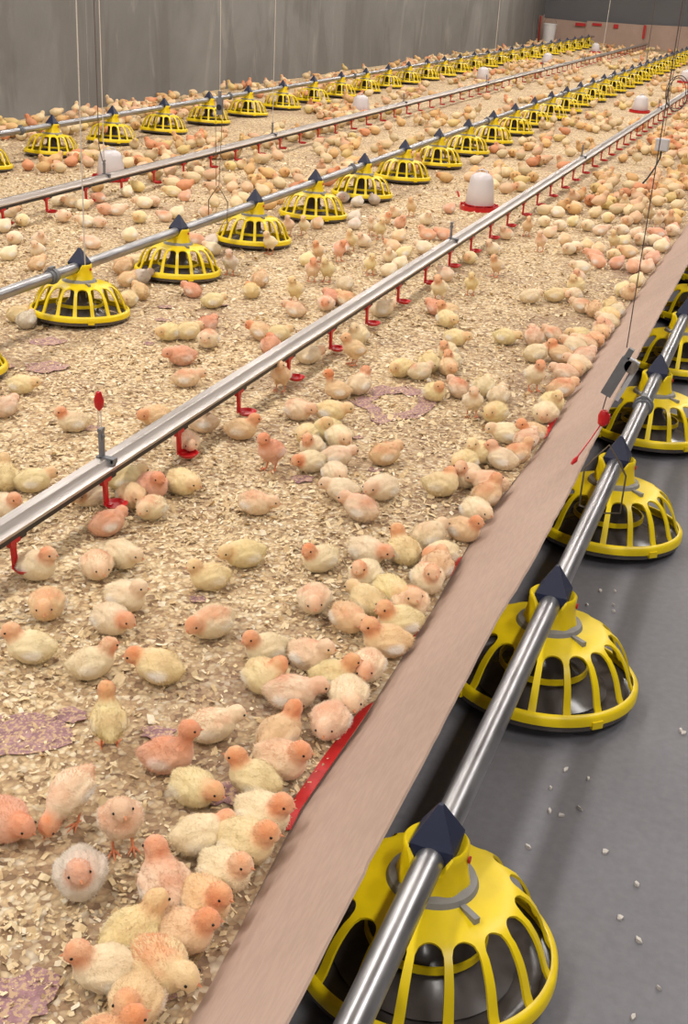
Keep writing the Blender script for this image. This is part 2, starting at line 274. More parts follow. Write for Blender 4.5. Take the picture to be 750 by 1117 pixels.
(-0.914,6.366,0.73,'d','pB',1,'crouching pinkish chick, fourth to the right of the thirteenth cup of the near drinker'),
(-3.510,5.404,-2.66,'d','b',2,'crouching buff chick, nearest to the left of the second cup of the far drinker'),
(-0.734,6.408,1.43,'d','pB',1,'crouching pinkish chick, sixth to the right of the fourteenth cup of the near drinker'),
(-1.131,6.356,-1.86,'d','c',1,'crouching cream chick, third to the right of the thirteenth cup of the near drinker'),
(-3.197,5.605,-2.60,'d','c',2,'crouching cream chick, second to the right of the second cup of the far drinker'),
(-0.631,6.452,-2.65,'d','rB',0,'crouching salmon chick, eighth to the right of the fourteenth cup of the near drinker'),
(-1.987,6.173,-1.73,'s','pB',2,'sitting pinkish chick, fourth to the right of the fourth whole middle feeder'),
(-0.815,6.436,-2.13,'d','c',1,'crouching cream chick, fifth to the right of the fourteenth cup of the near drinker'),
(-3.170,5.666,-0.68,'d','pB',2,'crouching pinkish chick, fourth to the right of the second cup of the far drinker'),
(-3.591,5.408,1.43,'d','c',2,'crouching cream chick, third to the left of the second cup of the far drinker'),
(-1.221,6.410,-1.05,'d','c',1,'crouching cream chick, nearest to the right of the fourteenth cup of the near drinker'),
(-1.001,6.449,-1.88,'d','c',1,'crouching cream chick, third to the right of the fourteenth cup of the near drinker'),
(-1.926,6.267,-1.52,'t','b',2,'standing buff chick, second to the left of the white jug behind the near drinker'),
(-3.471,5.600,-1.78,'d','rB',2,'crouching salmon chick, nearest to the right of the second cup of the far drinker'),
(-0.572,6.579,-1.83,'d','c',0,'crouching cream chick, ninth to the right of the fourteenth cup of the near drinker'),
(-1.092,6.535,1.39,'d','y',1,'crouching yellow chick, second to the right of the fourteenth cup of the near drinker'),
(-0.572,6.644,1.49,'d','rB',0,'crouching salmon chick, tenth to the right of the fourteenth cup of the near drinker'),
(-3.113,5.910,1.59,'d','rB',2,'crouching salmon chick, third to the right of the third cup of the far drinker'),
(-1.774,6.482,1.47,'d','rB',1,'crouching salmon chick, nearest to the left of the white jug behind the near drinker'),
(-2.267,6.349,1.63,'d','g',2,'crouching greyish chick, in front of the fifth whole middle feeder'),
(-3.437,5.837,1.84,'d','c',2,'crouching cream chick, nearest to the right of the third cup of the far drinker'),
(-0.834,6.722,-1.63,'d','bB',1,'crouching buff chick, fourth to the right of the fourteenth cup of the near drinker'),
(-0.669,6.747,-1.65,'t','c',0,'standing cream chick, seventh to the right of the fourteenth cup of the near drinker'),
(-0.616,6.785,-1.36,'t','b',0,'standing buff chick, third to the right of the fifteenth cup of the near drinker'),
(-3.237,5.993,-2.64,'d','y',2,'crouching yellow chick, second to the right of the third cup of the far drinker'),
(-0.942,6.770,-0.91,'d','y',1,'crouching yellow chick, second to the right of the fifteenth cup of the near drinker'),
(-2.383,6.415,-1.35,'d','g',2,'crouching greyish chick, to the left of the fifth whole middle feeder'),
(-1.223,6.759,2.86,'d','c',1,'crouching cream chick, nearest to the right of the fifteenth cup of the near drinker'),
]
FAR_CHICKS = [
(-0.80,6.84,1.5,'d','pB'),(-1.30,6.77,-0.4,'d','c'),(-3.64,5.86,2.5,'d','b'),(-2.21,6.46,2.1,'d','g'),(-0.74,6.89,-1.6,'t','c'),(-0.59,6.90,1.5,'d','b'),(-3.46,6.00,2.9,'d','y'),(-1.03,6.87,1.2,'d','c'),(-3.12,6.27,-2.6,'d','pB'),(-3.28,6.22,0.8,'d','rB'),(-3.35,6.21,-2.7,'d','c'),(-0.85,7.10,-2.7,'d','b'),(-0.91,7.14,-1.6,'t','c'),(-3.35,6.45,-2.7,'d','c'),(-3.16,6.56,1.5,'d','c'),(-1.12,7.22,-1.9,'d','rB'),(-3.57,6.39,1.5,'d','b'),(-3.31,6.61,0.9,'d','pB'),(-0.83,7.37,1.3,'d','c'),(-0.64,7.44,0.8,'d','c'),(-0.99,7.43,-1.6,'d','pB'),(-3.43,6.68,2.7,'d','c'),(-3.58,6.60,1.6,'d','pB'),(-0.76,7.49,-0.7,'d','c'),(-1.12,7.65,1.9,'d','b'),(-0.71,7.72,1.2,'d','y'),(-1.11,7.74,1.2,'d','c'),(-0.79,7.95,-1.8,'d','b')
]
SCRAP_DATA = [(-1.022, 3.298, 0.12, 0.16, 0.0, True, 'ring of mauve trodden paper on litter right of the near drinker'), (-1.066, 1.377, 0.1, 0.07, 0.4, False, 'mauve paper patch at the left edge beside the tall standing chick'), (-0.999, 1.468, 0.028, 0.022, 0.2, False, 'small mauve paper patch left of the tall standing yellow chick'), (-0.661, 1.38, 0.05, 0.03, 1.0, False, 'mauve paper patch beneath the yellow chick behind the cardboard huddle'), (-0.838, 1.483, 0.03, 0.02, 0.4, False, 'pale mauve patch between the tall yellow chick and the red chick'), (-0.728, 0.902, 0.06, 0.045, 0.2, False, 'mauve paper patch at the bottom left corner of the photo'), (-0.576, 0.979, 0.04, 0.03, 0.8, False, 'mauve patch between the two lowest cream chicks'), (-1.715, 2.668, 0.035, 0.018, 0.6, False, 'pink paper scrap on litter behind the first near drinker clip'), (-2.15, 3.915, 0.03, 0.02, 0.2, False, 'dark mauve scrap in front of the second whole middle feeder'), (-2.064, 3.744, 0.03, 0.014, 0.1, False, 'crumpled mauve scrap between the second middle feeder and a yellow chick'), (-1.978, 4.053, 0.028, 0.016, 0.7, False, 'crumpled mauve scrap right of the second whole middle feeder'), (-1.964, 3.457, 0.02, 0.012, 0.3, False, 'small mauve scrap left of a salmon crouching chick'), (-2.281, 3.318, 0.06, 0.05, 0.3, False, 'faded mauve patch in front of the first whole middle feeder'), (-2.124, 3.082, 0.07, 0.05, 0.9, False, 'faded mauve patch nearer than the first whole middle feeder'), (-2.237, 3.017, 0.03, 0.03, 0.9, False, 'purple patch beside the cropped feeder at the left edge'), (-0.861, 2.601, 0.03, 0.02, 0.9, False, 'mauve patch between dozing chicks right of the third near cup'), (-1.046, 2.624, 0.035, 0.025, 0.9, False, 'faint mauve patch left of the dozing cluster'), (-1.02, 2.965, 0.02, 0.012, 0.9, False, 'small mauve scrap beside the preening yellow chick'), (-0.895, 2.766, 0.02, 0.014, 0.4, False, 'mauve scrap in front of the salmon backed chick'), (-0.788, 5.781, 0.03, 0.012, 0.2, False, 'dark scrap among salmon chicks near the cardboard'), (-0.96, 4.771, 0.022, 0.012, 0.2, False, 'dark scrap under a cream chick on the open litter'), (-0.992, 1.928, 0.02, 0.012, 0.2, False, 'tiny mauve scrap above the chick with wide orange front'), (-0.596, 1.231, 0.03, 0.02, 0.2, False, 'mauve patch left of the cardboard huddle')]
FLOOR_BITS = [(-0.358, 2.753), (-0.007, 1.922), (-0.035, 1.396), (0.034, 1.285), (-0.197, 2.349), (-0.234, 2.401), (-0.192, 2.32), (-0.153, 1.314), (-0.18, 1.594), (-0.16, 1.59), (-0.137, 1.706), (-0.023, 1.478), (-0.18, 2.033), (-0.136, 1.621), (-0.193, 1.493), (-0.004, 1.363), (-0.177, 1.715), (-0.001, 1.915), (-0.191, 1.654), (-0.079, 1.531), (-0.25, 2.323), (-0.205, 2.415), (0.009, 1.221)]
FLOOR_LABELS = ['pale shaving fleck on the concrete between the third and fourth outer feeders', 'white shaving fleck on the concrete at the right edge of the photo', 'pale shaving fleck on the concrete right of the first outer feeder', 'tan shaving curl on the concrete at the bottom right corner']
SENSOR = (-0.809, 7.700, 0.359)
COIL = (-0.776, 7.750, 0.654)
import bpy, bmesh, math, random
import numpy as np
from mathutils import Vector, Matrix, noise
random.seed(11); RNG = np.random.default_rng(7)
S = bpy.context.scene
COL = S.collection
PI = math.pi

# ------------------------------------------------------------------ materials
def srgb(r, g, b):
    f = lambda c: (c/255/12.92) if c/255 <= .04045 else ((c/255+.055)/1.055)**2.4
    return (f(r), f(g), f(b), 1)

class NT:
    def __init__(self, name):
        self.m = bpy.data.materials.new(name); self.m.use_nodes = True
        self.t = self.m.node_tree; self.t.nodes.clear()
        self.out = self.n('ShaderNodeOutputMaterial'); self.b = self.n('ShaderNodeBsdfPrincipled')
        self.l(self.b.outputs[0], self.out.inputs[0])
    def n(self, typ, **kw):
        x = self.t.nodes.new(typ)
        for k, v in kw.items(): setattr(x, k, v)
        return x
    def l(self, a, b): self.t.links.new(a, b)
    def set(self, **kw):
        for k, v in kw.items(): self.b.inputs[k.replace('_', ' ')].default_value = v
        return self
    def ramp(self, fac, stops):
        r = self.n('ShaderNodeValToRGB'); e = r.color_ramp.elements
        while len(e) < len(stops): e.new(.5)
        for x, (p, c) in zip(e, stops): x.position = p; x.color = c
        self.l(fac, r.inputs[0]); return r.outputs[0]
    def noise(self, scale, detail=4, rough=.55, vec=None, dist=0):
        x = self.n('ShaderNodeTexNoise'); x.inputs['Scale'].default_value = scale
        x.inputs['Detail'].default_value = detail; x.inputs['Roughness'].default_value = rough
        x.inputs['Distortion'].default_value = dist
        if vec is not None: self.l(vec, x.inputs['Vector'])
        return x.outputs['Fac']
    def mix(self, fac, a, b, mode='MIX'):
        x = self.n('ShaderNodeMix', data_type='RGBA', blend_type=mode)
        for s, v in ((x.inputs[0], fac), (x.inputs[6], a), (x.inputs[7], b)):
            if hasattr(v, 'is_linked'): self.l(v, s)
            else: s.default_value = v
        return x.outputs[2]
    def math(self, op, a, b=0.0):
        x = self.n('ShaderNodeMath', operation=op); x.use_clamp = False
        for s, v in ((x.inputs[0], a), (x.inputs[1], b)):
            if hasattr(v, 'is_linked'): self.l(v, s)
            else: s.default_value = v
        return x.outputs[0]
    def coord(self, which='Object', scale=None):
        c = self.n('ShaderNodeTexCoord').outputs[which]
        if scale:
            m = self.n('ShaderNodeMapping'); m.inputs['Scale'].default_value = scale
            self.l(c, m.inputs['Vector']); return m.outputs[0]
        return c
    def bump(self, h, strength, dist):
        x = self.n('ShaderNodeBump'); x.inputs['Strength'].default_value = strength; x.inputs['Distance'].default_value = dist
        self.l(h, x.inputs['Height']); self.l(x.outputs[0], self.b.inputs['Normal'])
    def color(self, c):
        if hasattr(c, 'is_linked'): self.l(c, self.b.inputs['Base Color'])
        else: self.b.inputs['Base Color'].default_value = c
        return self

def simple(name, col, rough=.5, metal=0, var=.08, scale=40, bump=0, spec=.5):
    t = NT(name); f = t.noise(scale, 3, vec=t.coord())
    d = tuple(c*(1-var) for c in col[:3])+(1,); e = tuple(min(1, c*(1+var)) for c in col[:3])+(1,)
    t.color(t.ramp(f, [(.3, d), (.7, e)])); t.set(Roughness=rough, Metallic=metal)
    t.b.inputs['Specular IOR Level'].default_value = spec
    if bump: t.bump(f, bump, .002)
    return t.m

M = {}
M['yellow'] = simple('yellow_plastic', srgb(238, 208, 16), .38, var=.05, scale=25)
M['navy'] = simple('navy_plastic', srgb(27, 34, 62), .5, var=.1)
M['collar'] = simple('grey_plastic', srgb(138, 136, 134), .5, var=.1)
M['pan'] = simple('dark_pan_plastic', srgb(82, 76, 74), .22, var=.2, scale=18)
M['feed'] = simple('feed_crumbs', srgb(128, 98, 66), .9, var=.4, scale=300, bump=1)
M['red'] = simple('red_plastic', srgb(196, 26, 32), .35, var=.1)
M['redtape'] = simple('red_tape', srgb(190, 34, 36), .5, var=.15)
M['black'] = simple('black_plastic', srgb(36, 36, 40), .45, var=.15)
M['clip'] = simple('dull_grey_plastic', srgb(112, 114, 118), .5, var=.12)
M['cord'] = simple('pale_cord', srgb(205, 198, 190), .8, var=.1, scale=200)
M['darkcord'] = simple('dark_cord', srgb(92, 78, 74), .8, var=.15, scale=200)
M['wire'] = simple('hook_wire', srgb(120, 108, 92), .45, .6, var=.15, scale=100)
M['bucket'] = simple('white_bucket_plastic', srgb(228, 226, 226), .45, var=.03)
M['box'] = simple('sensor_box_plastic', srgb(190, 190, 194), .5, var=.04)
M['beak'] = simple('beak_horn', srgb(214, 140, 96), .5, var=.15, scale=200)
M['eye'] = simple('eye_black', srgb(18, 14, 14), .12, var=.02)
M['leg'] = simple('chick_leg_skin', srgb(214, 132, 92), .6, var=.15, scale=300)
M['lampwhite'] = simple('lamp_housing_white', srgb(225, 225, 225), .5, var=.02)

def m_galv():
    t = NT('galvanised_pipe'); f = t.noise(60, 4, vec=t.coord(scale=(1, .12, 1)))
    t.color(t.ramp(f, [(.3, srgb(140, 140, 143)), (.7, srgb(186, 186, 188))]))
    t.set(Metallic=.9, Roughness=.3); t.l(t.ramp(f, [(.2, (.26,)*3+(1,)), (.8, (.4,)*3+(1,))]), t.b.inputs['Roughness'])
    return t.m
M['galv'] = m_galv()
def m_alu():
    t = NT('aluminium_profile'); f = t.noise(30, 4, vec=t.coord(scale=(6, .15, 6)))
    t.color(t.ramp(f, [(.3, srgb(178, 171, 166)), (.7, srgb(202, 196, 192))]))
    t.set(Metallic=.72, Roughness=.3); t.bump(f, .1, .001); return t.m
M['alu'] = m_alu()
def m_jug():
    t = NT('milky_jug_plastic'); t.color(srgb(236, 230, 232)); t.set(Roughness=.35)
    t.b.inputs['Transmission Weight'].default_value = .25; t.b.inputs['Subsurface Weight'].default_value = .0
    return t.m
M['jug'] = m_jug()
def m_wall():
    t = NT('grey_rendered_wall'); c = t.coord('Object')
    big = t.noise(.55, 5, .6, c, .6)
    mp = t.n('ShaderNodeMapping'); mp.inputs['Scale'].default_value = (1, 1.6, .45); t.l(c, mp.inputs['Vector'])
    st = t.noise(1.6, 6, .62, mp.outputs[0], .8)
    col = t.ramp(big, [(.32, srgb(109, 108, 106)), (.46, srgb(119, 118, 116)), (.56, srgb(127, 126, 124)), (.72, srgb(136, 135, 133))])
    pat = t.ramp(st, [(.56, (0, 0, 0, 1)), (.64, (1, 1, 1, 1))])
    col = t.mix(t.math('MULTIPLY', pat, .35), col, srgb(160, 157, 152))
    dk = t.ramp(t.noise(.9, 4, .6, mp.outputs[0], .5), [(.52, (0, 0, 0, 1)), (.58, (1, 1, 1, 1))])
    col = t.mix(t.math('MULTIPLY', dk, .4), col, srgb(96, 92, 88))
    t.color(col); t.set(Roughness=.75); t.bump(t.noise(18, 6, .6, c), .25, .01); return t.m
M['wall'] = m_wall()
M['endwall'] = simple('end_wall_paint', srgb(104, 104, 106), .8, var=.06, scale=1.5)
M['ceiling'] = simple('ceiling_panel', srgb(205, 203, 198), .8, var=.03, scale=1)
def m_floor():
    t = NT('grey_concrete_floor'); c = t.coord()
    col = t.ramp(t.noise(2.5, 6, .6, c), [(.3, srgb(105, 104, 109)), (.7, srgb(116, 115, 120))])
    fine = t.noise(60, 4, .6, c); col = t.mix(.12, col, t.ramp(fine, [(.35, srgb(80, 78, 82)), (.65, srgb(140, 138, 142))]))
    sp = t.ramp(t.noise(9, 2, .5, c), [(.72, (0, 0, 0, 1)), (.76, (1, 1, 1, 1))]); col = t.mix(t.math('MULTIPLY', sp, .4), col, srgb(78, 75, 78))
    t.color(col); t.set(Roughness=.42); t.bump(fine, .08, .002); return t.m
M['floor'] = m_floor()
def m_card():
    t = NT('brown_cardboard'); c = t.coord()
    f = t.noise(3, 4, vec=c); g = t.noise(140, 3, vec=t.coord(scale=(1, .2, 1)))
    col = t.ramp(f, [(.3, srgb(172, 147, 132)), (.7, srgb(186, 160, 145))])
    col = t.mix(.12, col, t.ramp(g, [(.4, srgb(150, 124, 108)), (.6, srgb(200, 174, 158))]))
    t.color(col); t.set(Roughness=.85); t.bump(f, .1, .02); return t.m
M['card'] = m_card()
def m_litter():
    t = NT('wood_shaving_litter'); c = t.coord()
    v = t.n('ShaderNodeTexVoronoi', feature='F1'); v.inputs['Scale'].default_value = 95; v.inputs['Randomness'].default_value = 1
    wv = t.n('ShaderNodeTexNoise'); wv.inputs['Scale'].default_value = 40
    t.l(c, wv.inputs['Vector']); mp = t.mix(.02, c, wv.outputs['Color'], 'ADD'); t.l(mp, v.inputs['Vector'])
    sep = t.n('ShaderNodeSeparateColor'); t.l(v.outputs['Color'], sep.inputs[0])
    col = t.ramp(sep.outputs[0], [(0, srgb(130, 104, 78)), (.2, srgb(186, 154, 114)), (.5, srgb(220, 192, 148)), (.8, srgb(236, 214, 172)), (1, srgb(248, 234, 204))])
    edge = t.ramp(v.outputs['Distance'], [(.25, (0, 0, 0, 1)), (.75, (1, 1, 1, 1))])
    col = t.mix(t.math('MULTIPLY', edge, .45), col, srgb(120, 94, 70))  # shade in the gaps between shavings, painted into the bed colour
    big = t.ramp(t.noise(2.2, 5, .6, c), [(.46, (0, 0, 0, 1)), (.66, (1, 1, 1, 1))])
    col = t.mix(t.math('MULTIPLY', big, .4), col, srgb(140, 110, 92))
    xyz = t.n('ShaderNodeSeparateXYZ'); t.l(c, xyz.inputs[0])
    def band(x0, w):
        q = t.math('DIVIDE', t.math('ABSOLUTE', t.math('SUBTRACT', xyz.outputs[0], x0)), w); m_ = t.math('SUBTRACT', 1.0, q); n_ = t.n('ShaderNodeClamp'); t.l(m_, n_.inputs[0]); return n_.outputs[0]
    dirt = t.math('ADD', band(-2.347, .36), t.math('ADD', band(-4.584, .4), band(-.62, .5)))
    dn = t.ramp(t.noise(5, 5, .65, c), [(.34, (0, 0, 0, 1)), (.6, (1, 1, 1, 1))])
    col = t.mix(t.math('MULTIPLY', t.math('MULTIPLY', dirt, dn), .5), col, srgb(128, 102, 86))
    t.color(col); t.set(Roughness=.9); t.bump(v.outputs['Distance'], .6, .004); return t.m
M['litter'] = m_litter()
def m_chip():
    t = NT('wood_shaving_flake'); a = t.n('ShaderNodeAttribute', attribute_name='tone')
    g = t.n('ShaderNodeSeparateColor'); t.l(a.outputs['Color'], g.inputs[0])
    col = t.ramp(g.outputs[0], [(0, srgb(134, 106, 78)), (.2, srgb(200, 168, 122)), (.45, srgb(230, 204, 158)), (.8, srgb(242, 222, 182)), (1, srgb(252, 243, 222))])
    col = t.mix(.2, col, t.ramp(t.noise(220, 2, vec=t.coord(scale=(1, .25, 1))), [(.35, srgb(176, 138, 92)), (.65, srgb(246, 230, 192))]))
    t.color(col); t.set(Roughness=.8); return t.m
M['chip'] = m_chip()
def m_paper():
    t = NT('mauve_paper'); c = t.coord(); f = t.noise(45, 5, .65, c)
    col = t.ramp(f, [(.3, srgb(124, 92, 94)), (.55, srgb(160, 122, 126)), (.75, srgb(190, 156, 150))])
    st = t.ramp(t.noise(150, 3, .6, c), [(.50, (0, 0, 0, 1)), (.56, (1, 1, 1, 1))])
    t.color(t.mix(t.math('MULTIPLY', st, .75), col, srgb(206, 176, 134))); t.set(Roughness=.9); t.bump(f, .6, .004); return t.m
M['paper'] = m_paper()
def m_chick():
    t = NT('chick_down'); reg = t.n('ShaderNodeAttribute', attribute_name='region'); s = t.n('ShaderNodeSeparateColor'); t.l(reg.outputs['Color'], s.inputs[0])
    base = t.n('ShaderNodeAttribute', attribute_type='OBJECT', attribute_name='tone').outputs['Color']
    ht = t.n('ShaderNodeAttribute', attribute_type='OBJECT', attribute_name='head_tint').outputs['Fac']
    bt = t.n('ShaderNodeAttribute', attribute_type='OBJECT', attribute_name='back_tint').outputs['Fac']
    c = t.coord(); f = t.noise(42, 4, .6, c, .3)
    oi = t.n('ShaderNodeObjectInfo').outputs['Random']
    nv = t.n('ShaderNodeTexNoise', noise_dimensions='4D'); nv.inputs['Scale'].default_value = 22; t.l(c, nv.inputs['Vector']); t.l(t.math('MULTIPLY', oi, 97.), nv.inputs['W'])
    pn = t.ramp(nv.outputs['Fac'], [(.38, (0, 0, 0, 1)), (.62, (1, 1, 1, 1))])
    col = t.mix(t.math('MULTIPLY', f, .35), base, srgb(255, 248, 232))
    hm = t.math('MULTIPLY', t.math('MULTIPLY', s.outputs[0], ht), t.math('ADD', t.math('MULTIPLY', pn, .5), .5))
    bm = t.math('MULTIPLY', t.math('MULTIPLY', s.outputs[1], bt), pn)
    col = t.mix(bm, col, srgb(228, 146, 102)); col = t.mix(hm, col, srgb(229, 138, 86))
    col = t.mix(t.math('MULTIPLY', s.outputs[2], t.math('ADD', .25, t.math('MULTIPLY', oi, .75))), col, srgb(254, 250, 242))
    t.color(col); t.set(Roughness=.95); t.b.inputs['Specular IOR Level'].default_value = .1
    t.b.inputs['Sheen Weight'].default_value = .25; t.b.inputs['Sheen Roughness'].default_value = .6
    t.bump(t.noise(330, 3, .6, c), .5, .003); return t.m
M['down'] = m_chick()
def m_far():
    t = NT('distant_chick_down'); a = t.n('ShaderNodeAttribute', attribute_name='tone')
    t.color(a.outputs['Color']); t.set(Roughness=.95); t.b.inputs['Specular IOR Level'].default_value = .1; return t.m
M['far'] = m_far()

# ------------------------------------------------------------------ mesh helpers
class MB:
    def __init__(self): self.v = []; self.f = []
    def add(self, vs, fs):
        b = len(self.v); self.v += [tuple(p) for p in vs]; self.f += [tuple(i+b for i in f) for f in fs]; return self
    def box(self, cx, cy, cz, sx, sy, sz, R=None):
        p = [Vector((x*sx/2, y*sy/2, z*sz/2)) for x in (-1, 1) for y in (-1, 1) for z in (-1, 1)]
        if R is not None: p = [R @ q for q in p]
        return self.add([q+Vector((cx, cy, cz)) for q in p], [(0, 1, 3, 2), (4, 6, 7, 5), (0, 4, 5, 1), (2, 3, 7, 6), (0, 2, 6, 4), (1, 5, 7, 3)])
    def lathe(self, prof, n=32, c=(0, 0, 0), closed=False, M4=None):
        vs = []
        for r, z in prof:
            for k in range(n):
                a = 2*PI*k/n; p = Vector((r*math.cos(a), r*math.sin(a), z))
                vs.append((M4 @ p if M4 is not None else p)+Vector(c))
        fs = []; m = len(prof)
        for i in range(m if closed else m-1):
            j = (i+1) % m
            for k in range(n): fs.append((i*n+k, i*n+(k+1) % n, j*n+(k+1) % n, j*n+k))
        return self.add(vs, fs)
    def tube(self, pts, r, n=10, cap=True):
        pts = [Vector(p) for p in pts]; rs = r if isinstance(r, (list, tuple)) else [r]*len(pts)
        vs = []; up = None
        for i, p in enumerate(pts):
            d = (pts[min(i+1, len(pts)-1)]-pts[max(i-1, 0)]).normalized()
            if up is None: up = Vector((0, 0, 1)) if abs(d.z) < .9 else Vector((1, 0, 0))
            s = d.cross(up).normalized(); u = s.cross(d).normalized(); up = u
            for k in range(n):
                a = 2*PI*k/n; vs.append(p+(s*math.cos(a)+u*math.sin(a))*rs[i])
        fs = [(i*n+k, i*n+(k+1) % n, (i+1)*n+(k+1) % n, (i+1)*n+k) for i in range(len(pts)-1) for k in range(n)]
        if cap: fs += [tuple(range(n))[::-1], tuple((len(pts)-1)*n+k for k in range(n))]
        return self.add(vs, fs)
    def prism(self, poly, y0, y1):
        n = len(poly); vs = [(x, y0, z) for x, z in poly]+[(x, y1, z) for x, z in poly]
        return self.add(vs, [tuple(range(n)), tuple(range(2*n-1, n-1, -1))]+[(i, i+n, (i+1) % n+n, (i+1) % n) for i in range(n)])
    def ell(self, c, r, R=None, n=16, m=10):
        vs = []; fs = []
        for i in range(m+1):
            t = PI*i/m
            for k in range(n):
                a = 2*PI*k/n; p = Vector((math.sin(t)*math.cos(a)*r[0], math.sin(t)*math.sin(a)*r[1], math.cos(t)*r[2]))
                vs.append((R @ p if R is not None else p)+Vector(c))
        for i in range(m):
            for k in range(n): fs.append((i*n+k, (i+1)*n+k, (i+1)*n+(k+1) % n, i*n+(k+1) % n))
        return self.add(vs, fs)
    def mesh(self, name, mat, smooth=True, ang=40):
        me = bpy.data.meshes.new(name); me.from_pydata(self.v, [], self.f); me.validate()
        bm = bmesh.new(); bm.from_mesh(me); bmesh.ops.remove_doubles(bm, verts=bm.verts, dist=1e-6)
        bmesh.ops.recalc_face_normals(bm, faces=bm.faces)
        for e in bm.edges:
            e.smooth = not (len(e.link_faces) == 2 and e.calc_face_angle(0) > math.radians(ang))
        for f in bm.faces: f.smooth = smooth
        bm.to_mesh(me); bm.free(); me.materials.append(M[mat]); return me

def link(name, me, parent=None, loc=None):
    o = bpy.data.objects.new(name, me); COL.objects.link(o)
    if parent is not None: o.parent = parent
    if loc is not None: o.location = loc
    return o
def tag(o, label, cat, group=None, kind=None):
    o['label'] = label; o['category'] = cat
    if group: o['group'] = group
    if kind: o['kind'] = kind
    return o
def empty(name, loc=(0, 0, 0), rz=0):
    o = link(name, None, None, loc); o.rotation_euler.z = rz; o.empty_display_size = .05; return o
def struct(name, me): o = link(name, me); o['kind'] = 'structure'; return o
def copy_tree(o, parent=None):
    c = o.copy(); COL.objects.link(c)
    if parent is not None: c.parent = parent
    for ch in list(o.children): copy_tree(ch, c)
    return c
ORD = "first second third fourth fifth sixth seventh eighth ninth tenth eleventh twelfth thirteenth fourteenth fifteenth sixteenth seventeenth eighteenth nineteenth twentieth twenty-first twenty-second twenty-third twenty-fourth twenty-fifth twenty-sixth twenty-seventh twenty-eighth twenty-ninth thirtieth thirty-first thirty-second thirty-third".split()

# ------------------------------------------------------------------ setting
XW, YE, XR, ZC, Y0 = -5.78, 27.45, 4.2, 2.9, -5.0
LZ = .026                                                    # litter level
struct('floor', MB().box((XW+XR)/2, (Y0+YE)/2, -.05, XR-XW+.4, YE-Y0+.4, .1).mesh('floor', 'floor', False))
struct('ceiling', MB().box((XW+XR)/2, (Y0+YE)/2, ZC+.05, XR-XW+.4, YE-Y0+.4, .1).mesh('ceiling', 'ceiling', False))
struct('wall_left', MB().box(XW-.06, (Y0+YE)/2, ZC/2, .12, YE-Y0, ZC).mesh('wall_left', 'wall', False))
struct('wall_end', MB().box((XW+XR)/2, YE+.06, ZC/2, XR-XW+.24, .12, ZC).mesh('wall_end', 'endwall', False))
struct('wall_right', MB().box(XR+.06, (Y0+YE)/2, ZC/2, .12, YE-Y0, ZC).mesh('wall_right', 'wall', False))
struct('wall_front', MB().box((XW+XR)/2, Y0-.06, ZC/2, XR-XW+.24, .12, ZC).mesh('wall_front', 'endwall', False))

BY = [.45, 1.0, 1.4, 1.66, 2.14, 2.52, 3.2, 4.0, 5.0, 6.6, 12]; BX = [-.50, -.503, -.535, -.530, -.535, -.552, -.532, -.553, -.548, -.53, -.53]
TY = [.45, 1.3, 1.8, 2.5, 3.0, 4.0, 12]; TX = [-.330, -.338, -.342, -.334, -.350, -.352, -.350]
def bx(y): return float(np.interp(y, BY, BX))
def lz(x, y):                                                # gently uneven litter surface
    return LZ + .006*noise.noise((x*2.3, y*2.3, 0)) + .003*noise.noise((x*7, y*7, 3))
def litter_bed():
    m = MB(); xs = []; x = XW
    ys = list(np.arange(.3, 5, .06))+list(np.arange(5, 12, .15))+list(np.arange(12, YE+.01, .4))+[YE]
    xs = list(np.linspace(XW+.004, -2.6, 45))+list(np.linspace(-2.55, -.56, 36))
    vs = [(x if x < -.6 else bx(y)-.004+(x+.56), y, lz(x, y)) for y in ys for x in xs]; n = len(xs)
    fs = [(j*n+i, j*n+i+1, (j+1)*n+i+1, (j+1)*n+i) for j in range(len(ys)-1) for i in range(n-1)]
    b = len(vs); vs += [(bx(y)-.024, y, 0.0005) for y in ys]
    fs += [(j*n+n-1, b+j, b+j+1, (j+1)*n+n-1) for j in range(len(ys)-1)]
    b2 = len(vs); vs += [(x, ys[0], 0) for x in xs]; fs += [(i, b2+i, b2+i+1, i+1) for i in range(n-1)]
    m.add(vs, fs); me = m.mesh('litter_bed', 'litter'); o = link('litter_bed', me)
    tag(o, 'bed of pale wood shavings spread between the grey wall and the cardboard', 'litter', kind='stuff')
litter_bed()

# mauve paper scraps (x, y, size) lying half buried
SCRAPS = []
def scrap_mesh(sx, sy, seed, ring=False):
    r = random.Random(seed); m = MB(); n = 22; rows = 5
    vs = []; 
    for j in range(rows+1):
        q = j/rows if not ring else .55+.45*j/rows
        for k in range(n):
            a = 2*PI*k/n; rr = q*(1+.45*noise.noise((math.cos(a)*1.6+seed, math.sin(a)*1.6, seed*.7)) + .25*noise.noise((math.cos(a)*4, math.sin(a)*4+seed, 1)))
            x, y = rr*sx*math.cos(a), rr*sy*math.sin(a)
            vs.append((x, y, .005+.006*noise.noise((x*40+seed, y*40, 5))))
    fs = [(j*n+k, j*n+(k+1) % n, (j+1)*n+(k+1) % n, (j+1)*n+k) for j in range(rows) for k in range(n)]
    b = len(vs); vs2 = vs+[(x, y, z-.0012) for x, y, z in vs]; fs2 = fs+[tuple(i+b for i in f[::-1]) for f in fs]
    fs2 += [(rows*n+k, rows*n+(k+1) % n, b+rows*n+(k+1) % n, b+rows*n+k) for k in range(n)]
    if ring: fs2 += [(k, b+k, b+(k+1) % n, (k+1) % n) for k in range(n)]
    return m.add(vs2, fs2).mesh('paper_scrap', 'paper')
